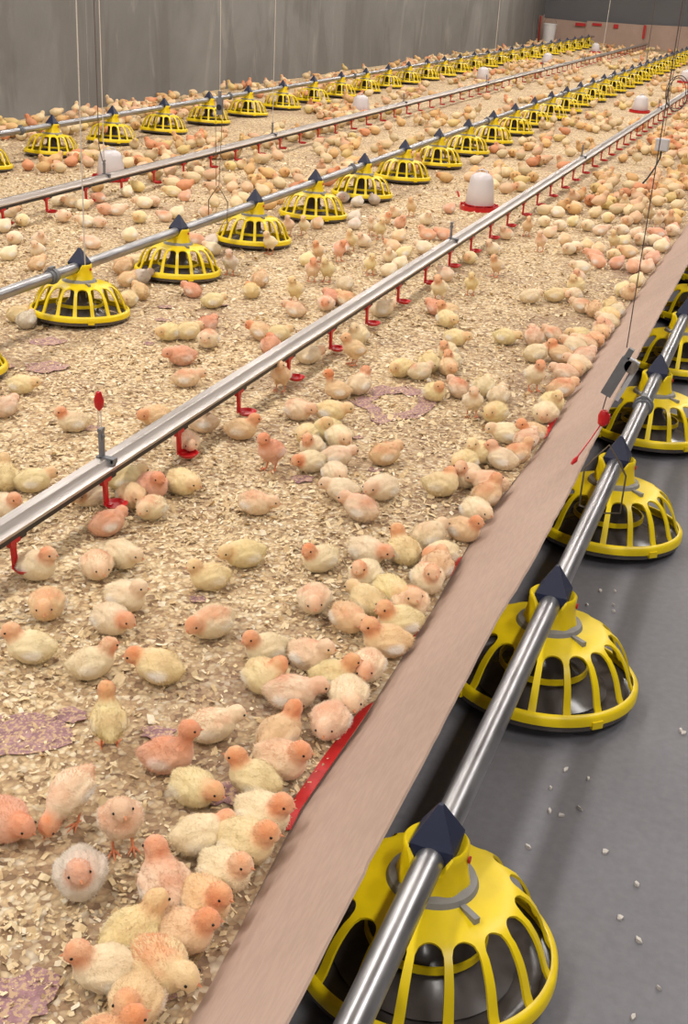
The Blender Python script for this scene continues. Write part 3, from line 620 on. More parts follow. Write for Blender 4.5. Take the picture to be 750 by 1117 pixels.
for i, (x, y, sx, sy, rz, ring, lab) in enumerate(SCRAP_DATA):
    o = link('paper_scrap', scrap_mesh(sx, sy, i*3.1+1, ring), None, (x, y, lz(x, y)-.001)); o.rotation_euler.z = rz
    tag(o, lab, 'paper', 'mauve paper scraps trodden into the litter')
    SCRAPS.append((x, y, max(sx, sy), ring))

# loose flakes on the bed
def flakes():
    V = []; F = []; T = []
    zones = [(-2.5, -.49, .7, 2.4, 11500, .0064), (-2.5, -.49, 2.4, 3.3, 7000, .0072), (-3.6, -.49, 3.3, 5.2, 3600, .0082), (-2.6, -.49, 5.2, 8, 1700, .0095), (-5.7, -2.6, 5.2, 8, 1100, .011)]
    cnt = 0
    for x0, x1, y0, y1, dens, size in zones:
        n = int((x1-x0)*(y1-y0)*dens)
        X = RNG.uniform(x0, x1, n); Y = RNG.uniform(y0, y1, n); A = RNG.uniform(0, 2*PI, n); L = RNG.gamma(4, size/4, n).clip(.003, .026)
        W = L*RNG.uniform(.35, .8, n); TX = RNG.normal(0, .5, n).clip(-1.1, 1.1); TY = RNG.normal(0, .5, n).clip(-1.1, 1.1); C = RNG.beta(1.7, 1.5, n); B = RNG.uniform(-.25, .35, n)
        for i in range(n):
            x, y = X[i], Y[i]
            # keep out of the camera-left triangle that can never be seen
            if y < 3.3 and x < -.62-.62*y: continue
            if x > bx(y)-.012: continue
            d = noise.noise((x*1.9+5, y*1.9, 2.2))+.45*noise.noise((x*5, y*5, 8))
            if d > .12 and RNG.random() < .6: continue
            if RNG.random() < .12: continue
            dirty = max(0, 1-abs(x+2.347)/.36)*.6+max(0, 1-abs(x+.75)/.55)*.2
            if RNG.random() < dirty*(.45+.9*noise.noise((x*3, y*3, 6))): continue
            for sx, sy, ss, ring in SCRAPS:
                q = math.hypot(x-sx, y-sy)/ss
                if q < 1.05 and not (ring and q < .45) and RNG.random() < .3: break
            else:
                z = lz(x, y)+.002+abs(RNG.normal(0, .0025))
                ca, sa = math.cos(A[i]), math.sin(A[i]); l, w = L[i]/2, W[i]/2
                b = len(V)
                for u, v, h in ((-1, -1, 0), (0, -1.1, 1), (1, -.8, 0), (1, .9, 0), (0, 1, 1), (-1, 1, 0)):
                    px, py = u*l, v*w; pz = px*math.tan(TX[i]*.8)+py*math.tan(TY[i]*.8)+h*B[i]*l*.6
                    V.append((x+px*ca-py*sa, y+px*sa+py*ca, max(z+pz, z-.004)))
                F.append((b, b+1, b+4, b+5)); F.append((b+1, b+2, b+3, b+4)); T += [C[i]]*6
    me = bpy.data.meshes.new('wood_shavings'); me.from_pydata(V, [], F); me.materials.append(M['chip'])
    at = me.color_attributes.new('tone', 'FLOAT_COLOR', 'POINT'); t = np.array(T, np.float32); c = np.stack([t, t, t, np.ones_like(t)], 1).ravel(); at.data.foreach_set('color', c)
    o = link('wood_shavings', me); tag(o, 'loose pale wood shavings lying on the litter bed', 'wood shavings', kind='stuff')
flakes()

# shavings blown onto the concrete
def floor_bits():
    m = MB(); pts = [(627, 568), ]
    for i, (x, y) in enumerate(FLOOR_BITS):
        a = RNG.uniform(0, PI); l, w = RNG.uniform(.003, .007), RNG.uniform(.0015, .004); ca, sa = math.cos(a), math.sin(a)
        top = [(x+u*l*ca-v*w*sa, y+u*l*sa+v*w*ca, .0025+.001*k) for k, (u, v) in enumerate(((-1, -.7), (.2, -1), (1, .3), (.1, 1), (-.8, .6)))]
        bot = [(p[0], p[1], .0003) for p in top]
        me = MB().add(top+bot, [(0, 1, 2, 3, 4), (9, 8, 7, 6, 5)]+[(k, k+5, (k+1) % 5+5, (k+1) % 5) for k in range(5)]).mesh('shaving', 'cord')
        o = link('wood_shaving', me)
        tag(o, FLOOR_LABELS[i] if i < len(FLOOR_LABELS) else 'tiny pale shaving speck on the grey concrete floor outside the cardboard', 'wood shaving', 'pale shavings dropped on the concrete')
floor_bits()

# ------------------------------------------------------------------ cardboard
def board(name, pts_bot, pts_top, thick, mat='card'):
    m = MB(); n = len(pts_bot); rows = 6
    P = []
    for j in range(rows+1):
        q = j/rows
        for a, b in zip(pts_bot, pts_top): P.append(Vector(a).lerp(Vector(b), q))
    nrm = (Vector(pts_top[0])-Vector(pts_bot[0])).cross(Vector(pts_bot[-1])-Vector(pts_bot[0])).normalized()*thick
    N = len(P); vs = P+[p+nrm for p in P]; w = n
    fs = []
    for j in range(rows):
        for i in range(n-1):
            f = (j*w+i, j*w+i+1, (j+1)*w+i+1, (j+1)*w+i); fs += [f, tuple(k+N for k in f[::-1])]
    for i in range(n-1): fs += [(i, i+N, i+1+N, i+1), (rows*w+i, rows*w+i+1, rows*w+i+1+N, rows*w+i+N)]
    for j in range(rows): fs += [(j*w, (j+1)*w, (j+1)*w+N, j*w+N), (j*w+n-1, j*w+n-1+N, (j+1)*w+n-1+N, (j+1)*w+n-1)]
    return m.add(vs, fs).mesh(name, mat, True, 30)
yb = np.concatenate([np.arange(.45, 5, .03), np.arange(5, 12, .15)])
bot = [(bx(y)-.020+.002*noise.noise((y*2, 0, 1)), y, .004) for y in yb]
def tear(y): return .007*noise.noise((y*9, 0, 4))+.006*noise.noise((y*31, 2, 4))+.014*noise.noise((y*2.2, 5, 1))
top = []
for y in yb:
    t = tear(y); top.append((float(np.interp(y, TY, TX))+.55*t, y, .205+.85*t))
ob = link('cardboard_strip', board('cardboard_strip', bot, top, .004))
tag(ob, 'long brown cardboard strip with torn top edge leaning between chicks and outer feeders', 'cardboard')
# red strip showing at the foot of the board
def red_strip(y0, y1, wid, label):
    yy = np.linspace(y0, y1, 14); vs = []
    for y in yy:
        q = (y-y0)/(y1-y0)*2-1; w = .002+wid*math.sqrt(max(0, 1-abs(q)**3))+.003*noise.noise((y*9, 0, 2)); vs += [(bx(y)-.006-w, y, lz(-.55, y)+.003), (bx(y)-.001, y, .034)]
    n = len(vs); vs2 = vs+[(x-.0006, y, z+.001) for x, y, z in vs]
    fs = [(2*i, 2*i+1, 2*i+3, 2*i+2) for i in range(len(yy)-1)]
    fs += [tuple(k+n for k in f[::-1]) for f in fs]+[(2*i, 2*i+2, 2*i+2+n, 2*i+n) for i in range(len(yy)-1)]+[(2*i+1, 2*i+1+n, 2*i+3+n, 2*i+3) for i in range(len(yy)-1)]
    fs += [(0, n, n+1, 1), (n-2, n-1, 2*n-1, 2*n-2)]
    tag(link('red_tape_strip', MB().add(vs2, fs).mesh('red_tape_strip', 'redtape')), label, 'tape', 'red strips at the foot of the cardboard')
red_strip(1.34, 1.72, .014, 'broad red strip showing at the cardboard foot, nearest and largest of the red bits')
red_strip(1.90, 2.02, .006, 'short red strip at the cardboard foot, second from the camera')
red_strip(2.26, 2.36, .006, 'short red strip at the cardboard foot, third from the camera')
red_strip(3.22, 3.42, .010, 'red strip at the cardboard foot beyond the ratchet side huddle, farthest of the red bits')
# barrier round the far corner
cb = empty('cardboard_barrier', (XW, 27.3, 0))
def lp(me, name): return link(name, me, cb, (-XW, -27.3, 0))
lp(MB().box(XW+.02, 27.36, .29, .012, .06, .56).mesh('b', 'card', False), 'corner_fold')
tag(cb, 'brown cardboard barrier taped round the far corner of the pen', 'cardboard')
lp(board('side_sheet', [(XW+.02, y, LZ) for y in (26.9, 27.1, 27.35)], [(XW+.02, y, z) for y, z in ((26.9, .56), (27.1, .55), (27.35, .54))], .008), 'side_sheet')
lp(board('end_sheet', [(x, 27.36, LZ) for x in (XW+.02, -4.8)], [(x, 27.37, z) for x, z in ((XW+.02, .50), (-4.8, .47))], .008), 'end_sheet')
lp(board('end_sheet', [(x, 27.33, LZ) for x in (-4.82, -3.6)], [(x, 27.34, z) for x, z in ((-4.82, .50), (-3.6, .49))], .008), 'end_sheet')
lp(board('end_sheet', [(x, 27.36, LZ) for x in (-3.62, -2.2, -.4)], [(x, 27.37, z) for x, z in ((-3.62, .50), (-2.2, .52), (-.4, .5))], .008), 'end_sheet')
for x, z, w, h in ((-4.95, .42, .22, .06), (-4.6, .44, .2, .05), (-4.2, .43, .1, .08), (-3.6, .36, .05, .26)):
    lp(MB().box(x, 27.315, z, w, .006, h).mesh('t', 'redtape', False), 'tape')
lp(MB().box(XW+.045, 26.92, .3, .01, .09, .5).mesh('t', 'redtape', False), 'tape')

# ------------------------------------------------------------------ pan feeder
def make_feeder():
    root = empty('pan_feeder')
    # dark pan
    pan = MB().lathe([(0, .006), (.145, .006), (.160, .010), (.170, .0165), (.1775, .0165), (.177, .006), (.165, 0), (0, 0)], 48)
    p = link('pan', pan.mesh('pan', 'pan'), root)
    link('feed_cone', MB().lathe([(.125, .010), (.11, .016), (.06, .040), (.035, .075), (.030, .12), (0, .12)], 32).mesh('feed_cone', 'pan'), root)
    link('inner_ring', MB().lathe([(.080, .046), (.080, .057), (.084, .057), (.084, .046)], 40, closed=True).mesh('inner_ring', 'yellow'), root)
    # yellow grill: dome with arched windows and rim
    NW = 17; SUB = 18; RIB = 2; n = NW*SUB
    prof = [(.062, .132), (.085, .128), (.104, .1245), (.119, .1185), (.133, .108), (.144, .094), (.153, .078), (.160, .060), (.165, .046), (.170, .037)]
    cum = [0]
    for p0, p1 in zip(prof, prof[1:]): cum.append(cum[-1]+math.dist(p0, p1))
    def at(t): t *= cum[-1]; return float(np.interp(t, cum, [p[0] for p in prof])), float(np.interp(t, cum, [p[1] for p in prof]))
    TT, TS, UP, DN = .315, .43, 7, 9
    vs = []; fs = []
    def col(k):
        s = k % SUB; u = (s-SUB/2)/(SUB/2-RIB)
        T = TS if abs(u) >= 1 else TT+(TS-TT)*(1-math.sqrt(1-u*u))
        return [T*j/UP for j in range(UP+1)]+[TS+(1-TS)*j/DN for j in range(1, DN+1)]
    nr = UP+DN+1
    for k in range(n):
        a = 2*PI*k/n
        for t in col(k): r, z = at(t); vs.append((r*math.cos(a), r*math.sin(a), z))
    low = [(.1765, .036), (.1800, .031), (.1805, .017), (.176, .015)]
    for r, z in low:
        for k in range(n): a = 2*PI*k/n; vs.append((r*math.cos(a), r*math.sin(a), z))
    B0 = n*nr
    for k in range(n):
        k2 = (k+1) % n; s = k % SUB; rib = s < RIB or s >= SUB-RIB
        for j in range(nr-1):
            if j < UP or rib: fs.append((k*nr+j, k2*nr+j, k2*nr+j+1, k*nr+j+1))
        # window sill follows the rim
        fs.append((k*nr+nr-1, k2*nr+nr-1, B0+k2, B0+k))
        for q in range(3): fs.append((B0+q*n+k, B0+q*n+k2, B0+(q+1)*n+k2, B0+(q+1)*n+k))
    me = bpy.data.meshes.new('grill'); me.from_pydata(vs, [], fs)
    bm = bmesh.new(); bm.from_mesh(me); bmesh.ops.delete(bm, geom=[v for v in bm.verts if not v.link_faces], context='VERTS'); bmesh.ops.recalc_face_normals(bm, faces=bm.faces); bm.to_mesh(me); bm.free()
    g = bpy.data.objects.new('grill_tmp', me); COL.objects.link(g)
    so = g.modifiers.new('so', 'SOLIDIFY'); so.thickness = .004; so.offset = -1
    me2 = eval_mesh(g); COL.objects.unlink(g)
    bm = bmesh.new(); bm.from_mesh(me2)
    for k in range(4):
        a = PI/4+PI/2*k; R = Matrix.Rotation(a, 3, 'Z'); c = R @ Vector((.180, 0, .018)); tb = MB().box(c.x, c.y, c.z, .007, .022, .014, R)
        bm.from_mesh(tb.mesh('x', 'yellow', False))
    for e in bm.edges: e.smooth = not (len(e.link_faces) == 2 and e.calc_face_angle(0) > math.radians(50))
    for f in bm.faces: f.smooth = True
    bm.to_mesh(me2); bm.free()
    me2.materials.clear(); me2.materials.append(M['yellow'])
    gr = link('grill', me2, root)
    # collar with lever
    co = MB().lathe([(.044, .125), (.061, .125), (.063, .130), (.059, .139), (.044, .142)], 40)
    R = Matrix.Rotation(-.62, 3, 'Z'); c = R @ Vector((.078, 0, .131)); co.box(c.x, c.y, c.z, .03, .009, .009, R)
    link('collar', co.mesh('collar', 'collar'), root)
    # yellow neck: fluted cup, cut down where the pipe passes
    nk = MB(); n = 48; rings = []
    for j in range(7):
        q = j/6; vs_ = []
        for k in range(n):
            a = 2*PI*k/n; c = abs(math.cos(a)); t = min(1, max(0, (c-.45)/.25)); ztop = .166+t*.026
            r = (.050-.006*q-.003*math.sin(q*PI))*(1+.03*math.cos(8*a)*(1-q)); rings.append((r*math.cos(a), r*math.sin(a), .138+(ztop-.138)*q))
    nin = len(rings); rings += [(x*.93, y*.93, z+.003) for x, y, z in rings[6*n:7*n]]+[(x*.3, y*.3, min(z, .170)) for x, y, z in rings[6*n:7*n]]
    fs = [(j*n+k, j*n+(k+1) % n, (j+1)*n+(k+1) % n, (j+1)*n+k) for j in range(8) for k in range(n)]
    nk.add(rings, fs)
    neck = link('neck', nk.mesh('neck', 'yellow', True, 50), root)
    for s in (1,):
        pin = MB(); pin.lathe([(0, 0), (.005, 0), (.005, .003), (0, .003)], 12, (s*.0445, 0, .178), M4=Matrix.Rotation(PI/2, 3, 'Y'))
        link('pin', pin.mesh('pin', 'redtape'), neck)
    # navy hat
    h = .0295; z0, z1, z2 = .174, .200, .250
    hv = []; hf = []
    def ring(hh, z): return [(-hh, -hh, z), (hh, -hh, z), (hh, hh, z), (-hh, hh, z)]
    outer = ring(h*1.02, z0)+ring(h, z1)+ring(.003, z2)
    hf = [(i, (i+1) % 4, 4+(i+1) % 4, 4+i) for i in range(4)]+[(4+i, 4+(i+1) % 4, 8+(i+1) % 4, 8+i) for i in range(4)]+[(8, 9, 10, 11)]
    inner = ring(h*.9, z0)+ring(h*.88, z1)
    hm = MB().add(outer+inner, hf+[(i, 12+i, 12+(i+1) % 4, (i+1) % 4) for i in range(4)]+[(12+i, 16+i, 16+(i+1) % 4, 12+(i+1) % 4) for i in range(4)]+[(16, 17, 18, 19)])
    link('cap', hm.mesh('cap', 'navy', False), root)
    return root
def eval_mesh(o):
    dg = bpy.context.evaluated_depsgraph_get(); dg.update()
    return bpy.data.meshes.new_from_object(o.evaluated_get(dg))

XF = dict(R=-.275, M=-2.347, L=-4.584)
fd = make_feeder(); first = True
def place_feeder(x, y, z, label, group):
    global first
    o = fd if first else copy_tree(fd); first = False
    o.location = (x, y, z); o.rotation_euler.z = 0; tag(o, label, 'feeder', group); return o
for k in range(7):
    tl = -.06; o = place_feeder(XF['R'], 1.2145+.75*k+.185*math.sin(tl), .006+.185*(1-math.cos(tl)), f'yellow pan feeder under navy cap on bare concrete, {ORD[k]} outside the cardboard', 'feeders outside the cardboard'); o.rotation_euler.x = tl
for k in range(-1, 31):
    lab = 'yellow pan feeder of the middle line, only its rim in frame' if k < 0 else f'yellow pan feeder under navy cap on litter, {ORD[k]} whole one of middle line'
    place_feeder(XF['M'], 3.634+.75*k, LZ+.002, lab, 'feeders of the middle feed line')
for k in range(-1, 27):
    lab = 'yellow pan feeder along the grey wall, only its edge in frame' if k < 0 else f'yellow pan feeder under navy cap, {ORD[k]} whole one along grey wall'
    place_feeder(XF['L'], 6.857+.75*k, LZ+.002, lab, 'feeders of the line along the wall')
PZ = .183
def pipe(x, z, y0, y1, label, couplers, name='feed_pipe'):
    root = empty(name, (x, y0, 0)); tag(root, label, 'pipe', 'feed pipes')
    link('tube', MB().tube([(0, 0, z), (0, y1-y0, z)], .0195, 20).mesh('tube', 'galv', True, 60), root)
    for y in couplers:
        cm = MB().lathe([(.0195, -.02), (.0235, -.02), (.0235, .02), (.0195, .02)], 20, (0, y-y0, z), True, Matrix.Rotation(PI/2, 3, 'X'))
        cm.lathe([(.0235, -.006), (.028, -.006), (.028, .006), (.0235, .006)], 20, (0, y-y0, z), True, Matrix.Rotation(PI/2, 3, 'X'))
        cm.box(.0, y-y0, z+.027, .014, .03, .012); link('coupler', cm.mesh('coupler', 'clip', True, 40), root)
    return root
pipe(XF['R'], PZ+.006, .2, 7.2, 'grey steel feed pipe through the feeders outside the cardboard', [3.17])
pipe(XF['M'], PZ+LZ+.002, .8, 27.0, 'grey steel feed pipe through the middle row of feeders', [3.47, 6.45, 9.45, 12.4, 15.4, 18.4])
pipe(XF['L'], PZ+LZ+.002, 4.5, 27.0, 'grey steel feed pipe through the feeders along the wall', [6.52, 9.5, 12.5, 15.5, 18.5])

# ------------------------------------------------------------------ drinker lines
def nipple_meshes():
    b = MB()                                                  # red saddle and arm
    b.box(.006, 0, .110, .024, .034, .010); b.box(.010, -.004, .103, .013, .018, .010)
    b.box(.011, 0, .077, .008, .012, .066, Matrix.Rotation(.05, 3, 'X')); b.box(.018, 0, .0475, .020, .012, .006)
    arm = b.mesh('nipple_arm', 'red', False)
    c = MB().lathe([(0, .043), (.021, .043), (.029, .053), (.0265, .053), (.020, .047), (0, .047)], 24, (.034, .006, 0)).mesh('drip_cup', 'red')
    v = MB().box(.008, .030, .112, .018, .020, .010).mesh('nipple_valve', 'black')
    return arm, c, v
NA, NC, NV = nipple_meshes()
def drinker(x, y0, y1, ys, clips, label, zoff, nfull):
    root = empty('drinker_line', (x, y0, zoff)); tag(root, label, 'drinker line', 'nipple drinker lines')
    pr = [(-.026, .128), (-.024, .1505), (-.0225, .152), (.002, .1535), (.0045, .1525), (.0215, .1345), (.0215, .128), (.019, .128), (.019, .134), (.003, .149), (-.021, .148), (-.0235, .128)]
    link('profile', MB().prism(pr, 0, y1-y0).mesh('profile', 'alu', True, 25), root)
    link('water_pipe', MB().prism([(-.012, .112), (-.012, .142), (.012, .142), (.0175, .128), (.0175, .114), (.0155, .112)], 0, y1-y0).mesh('water_pipe', 'black', False), root)
    st = MB()
    for i, y in enumerate(ys):
        if i < nfull:
            a = link('nipple', NA, root, (0, y-y0, 0)); link('drip_cup', NC, a); link('valve', NV, a)
        else:
            for me in (NA, NC, NV): st.add([(v.co.x, v.co.y+y-y0, v.co.z) for v in me.vertices], [tuple(p.vertices) for p in me.polygons])
    if st.v:
        o = link('nipple', st.mesh('nipples', 'red', False), root); o['kind'] = 'stuff'
    for y in clips:
        c = MB().box(.0, 0, .150, .048, .016, .012).box(.018, 0, .139, .006, .016, .028).box(-.012, 0, .185, .007, .016, .07).box(-.012, 0, .222, .009, .020, .008)
        c.lathe([(.004, -.004), (.008, -.004), (.008, .004), (.004, .004)], 12, (-.012, 0, .205), True, Matrix.Rotation(PI/2, 3, 'X'))
        link('hanger_clip', c.mesh('hanger_clip', 'clip', False), root, (0, y-y0, 0))
    return root
drinker(-1.39, .55, 22.0, [1.85+.3633*k for k in range(-2, 54)], [2.24, 5.19, 8.4, 12.5, 15.5, 18.5], 'aluminium topped nipple drinker line with red cups nearest the cardboard', .004, 24)
drinker(-3.49, .6, 27.2, [5.13+.3633*k for k in range(-10, 61)], [5.72, 7.95, 10.9, 13.9, 16.9, 19.9], 'aluminium topped nipple drinker line with red cups between the two inner feed lines', .004, 27)

# ------------------------------------------------------------------ cords, hooks, weights
def cord(pts, r, mat, label, group='hanging cords'):
    o = link('hanging_string', MB().tube(pts, r, 6).mesh('hanging_string', mat)); tag(o, label, 'cord', group); return o
ZT = ZC
cord([(-2.315, 3.66, ZT), (-2.315, 3.63, .05)], .0022, 'cord', 'pale cord hanging straight down in front of the first whole middle feeder')
cord([(-3.50, 5.72, ZT), (-3.502, 5.72, .227)], .0026, 'cord', 'pale cord from the ceiling to the first clip of the far drinker line')
cord([(-3.54, 5.73, ZT), (-3.54, 5.73, 1.9), (-3.53, 5.72, .30), (-3.512, 5.72, .225)], .0024, 'darkcord', 'dark cord running beside the pale cord over the far drinker clip')
cord([(-3.502, 7.95, ZT), (-3.502, 7.95, .227)], .0022, 'cord', 'thin pale cord to the second clip of the far drinker line')
cord([(-4.584, 18.55, ZT), (-4.584, 18.55, .235)], .0045, 'cord', 'pale cord dropping to the wall feed line well beyond its twelfth feeder')
cord([(-3.50, 21.7, ZT), (-3.50, 21.7, .15)], .006, 'cord', 'white cord before the far cardboard corner') if False else None
cord([(-3.99, 25.1, ZT), (-4.05, 25.1, .1)], .006, 'cord', 'white cord hanging before the far corner cardboard')
cord([(-2.36, 18.6, ZT), (-2.36, 18.6, .24)], .005, 'darkcord', 'faint dark cord hanging over the far end of the middle feed line')

def hook(x, y, z, label):
    o = link('pipe_hanger', MB().tube([(x-.046, y, z-.02), (x-.046, y, z+.07), (x-.03, y, z+.095), (x, y, z+.135), (x+.03, y, z+.095), (x+.046, y, z+.07), (x+.046, y, z-.02), (x, y, z-.03), (x-.046, y, z-.02)], .0022, 6).mesh('pipe_hanger', 'wire'))
    tag(o, label, 'hook', 'wire hooks round the feed pipes'); return o
hook(XF['M'], 4.76, PZ+LZ, 'six sided wire hook round the middle feed pipe before its third whole feeder')
hook(XF['R'], 2.50, PZ-.01, 'wire hook round the outer feed pipe beside the third feeder outside')
cord([(XF['M']-.01, 4.76, .345), (XF['M']-.02, 4.77, .64), ], .0012, 'wire', 'first thin cord strand above the six sided wire hook')
cord([(XF['M']+.004, 4.76, .345), (XF['M']+.012, 4.77, .64)], .0012, 'wire', 'second thin cord strand above the six sided wire hook')
tg = empty('cord_tensioner', (XF['M'], 4.77, .64)); tag(tg, 'grey cord tensioner hanging over the six sided wire hook', 'tensioner', 'cord tensioners')
link('body', MB().box(0, 0, .035, .026, .014, .07).box(0, 0, .08, .012, .008, .03).mesh('body', 'clip', False), tg)
link('wheel', MB().lathe([(0, -.009), (.012, -.009), (.012, .009), (0, .009)], 16, (0, 0, .03), M4=Matrix.Rotation(PI/2, 3, 'X')).mesh('wheel', 'black'), tg)
cord([(XF['M'], 4.77, .73), (XF['M'], 4.78, ZT)], .0012, 'cord', 'thin cord from the ceiling to the grey tensioner over the middle feed line')

# near right string with ratchet and red toggle
cord([(-.285, 2.76, ZT), (-.292, 2.70, .475)], .0013, 'darkcord', 'dark cord descending to the grey ratchet above the cardboard edge')
rt = empty('cord_ratchet', (-.292, 2.695, .36)); tag(rt, 'grey cord ratchet with lever hanging above the torn cardboard edge', 'ratchet')
R1 = Matrix.Rotation(.38, 3, 'Y')
bd = MB().box(-.012, 0, .045, .026, .016, .10, R1).box(.006, 0, .098, .014, .012, .036, R1)
link('body', bd.mesh('body', 'clip', False), rt)
link('lever', MB().box(.020, 0, .085, .03, .012, .012, R1).box(.012, .004, .03, .010, .010, .09, R1).mesh('lever', 'box', False), rt)
link('pulley', MB().lathe([(0, -.008), (.016, -.008), (.012, 0), (.016, .008), (0, .008)], 18, (.018, 0, .075), M4=Matrix.Rotation(PI/2, 3, 'X')).mesh('pulley', 'galv'), rt)
cord([(-.318, 2.69, .365), (-.323, 2.685, .325)], .0016, 'darkcord', 'short dark cord end between ratchet and red toggle')
tgl = empty('red_toggle', (-.318, 2.68, .30)); tag(tgl, 'red plastic cord toggle with red tail hanging beneath the grey ratchet', 'toggle', 'red cord toggles')
tb = MB(); tb.lathe([(.006, -.018), (.012, -.012), (.013, .008), (.008, .020), (.004, .020), (.006, .006), (.005, -.010)], 14, (0, 0, .004), True); tb.box(.010, 0, .006, .010, .006, .022)
link('body', tb.mesh('body', 'red'), tgl)
link('tail', MB().tube([(-.004, 0, -.012), (-.018, -.03, -.04), (-.034, -.065, -.068), (-.038, -.075, -.075)], [.0018, .0018, .0022, .002], 6).tube([(-.036, -.072, -.072), (-.040, -.080, -.080), (-.046, -.088, -.088)], [.002, .006, .003], 8).mesh('tail', 'red'), tgl)
# red toggle over the first near drinker clip
t2 = empty('red_toggle', (-1.402, 2.235, .27)); tag(t2, 'red plastic cord toggle above the first clip of the near drinker', 'toggle', 'red cord toggles')
link('body', MB().lathe([(.002, -.016), (.010, -.006), (.012, .010), (.006, .030), (.002, .032)], 14, (0, 0, .02)).mesh('body', 'red'), t2)
link('loop', MB().tube([(-.003, 0, -.045), (-.004, 0, .0), (0, 0, .02)], .0012, 6).tube([(.004, 0, -.045), (.004, 0, 0), (0, 0, .02)], .0012, 6).mesh('loop', 'cord'), t2)
cord([(-1.402, 2.235, .322), (-1.402, 2.25, ZT)], .00012, 'cord', 'hair thin line rising from the red toggle over the near drinker')

# sensor box on a cord with a coil above
SX, SY, SZ = SENSOR
cord([(SX, SY, ZT), (SX, SY, SZ+.8), (SX, SY, SZ+.05)], .0018, 'darkcord', 'dark cord carrying the grey sensor box over the far litter')
coil = MB(); CX, CY, CZ = COIL
pts = [(CX+.060*math.cos(t)*(1+.15*math.sin(t*.7)), CY+.01*t/6, CZ+.095*math.sin(t)+.01*math.cos(t*.5)) for t in np.linspace(0, 6*PI, 60)]
tag(link('cord_coil', coil.tube(pts, .0024, 6).mesh('cord_coil', 'darkcord')), 'loose coil of dark cord hanging above the grey sensor box', 'cord')
sb = empty('hanging_sensor_box', (SX, SY, SZ-.075)); tag(sb, 'small grey sensor box hanging on a cord above the crowded chicks', 'sensor')
link('housing', MB().box(0, 0, .075, .078, .045, .07).mesh('housing', 'box', False), sb)
link('cover', MB().box(.0, -.025, .075, .070, .006, .060).mesh('cover', 'box', False), sb)
link('probe_cable', MB().tube([(0, 0, .042), (.0, -.01, .0), (-.02, -.03, -.06), (-.05, -.05, -.12), (-.075, -.06, -.155)], [.006, .005, .005, .005, .006], 8).mesh('probe_cable', 'black'), sb)

# ------------------------------------------------------------------ jug drinkers and bucket
def make_jug():
    root = empty('jug_drinker')
    link('jug', MB().lathe([(.078, .030), (.082, .036), (.076, .10), (.066, .165), (.058, .185), (.040, .198), (.016, .204), (0, .205)], 36).mesh('jug', 'jug'), root)
    link('tray', MB().lathe([(0, .004), (.076, .004), (.080, .020), (.083, .020), (.090, .006), (.104, .006), (.108, .026), (.111, .026), (.110, 0), (0, 0)], 40).mesh('tray', 'red'), root)
    g = MB()
    for k in range(12):
        a = 2*PI*k/12; g.box(.096*math.cos(a), .096*math.sin(a), .028, .030, .004, .004, Matrix.Rotation(a, 3, 'Z'))
    g.lathe([(.080, .026), (.084, .026), (.084, .031), (.080, .031)], 32, closed=True)
    link('tray_guard', g.mesh('tray_guard', 'red', False), root)
    link('handle', MB().tube([(-.03, 0, .200), (-.026, 0, .215), (0, 0, .222), (.026, 0, .215), (.03, 0, .200)], .004, 6).mesh('handle', 'jug'), root)
    return root
jug = make_jug()
JUGS = [(-1.66, 6.70, 'large milky white jug drinker with red tray behind the near drinker line'),
        (-3.80, 6.28, 'milky white jug drinker half hidden behind the first clip of the far drinker'),
        (-3.86, 10.75, 'milky white jug drinker with wide red tray, second behind the far drinker'),
        (-3.98, 15.6, 'pale jug drinker third along behind the far drinker line'),
        (-4.05, 19.85, 'pale jug drinker fourth along behind the far drinker line'),
        (-4.08, 24.4, 'faint pale jug drinker farthest along the far drinker line, by the corner'),
        (-1.68, 13.3, 'pale jug drinker second along behind the near drinker line'),
        (-1.74, 18.2, 'pale jug drinker cut by the right edge, third along the near drinker')]
for i, (x, y, lab) in enumerate(JUGS):
    o = jug if i == 0 else copy_tree(jug)
    o.location = (x, y, LZ+.002); o.rotation_euler.z = .7*i; o.scale = (1, 1, 1 if i == 0 else .82); tag(o, lab, 'drinker', 'jug drinkers standing on the litter')
o = link('plastic_disc', MB().lathe([(0, 0), (.018, 0), (.020, .006), (.017, .010), (0, .010)], 20).mesh('plastic_disc', 'red'), None, (-1.86, 6.95, LZ+.03))
o.rotation_euler = (.2, 1.2, .5); tag(o, 'small red plastic disc lying tilted on litter left of the large jug drinker', 'disc')
bk = empty('bucket', (-5.52, 26.9, LZ)); tag(bk, 'white plastic bucket with wire handle standing by the far cardboard corner', 'bucket')
link('body', MB().lathe([(0, .004), (.115, .004), (.12, .02), (.143, .36), (.150, .36), (.150, .385), (.143, .385), (.118, .03), (0, .02)], 36).mesh('body', 'bucket'), bk)
link('handle', MB().tube([(.146*math.cos(t), .02, .34+.17*math.sin(t)) for t in np.linspace(0, PI, 14)], .004, 6).mesh('handle', 'wire'), bk)

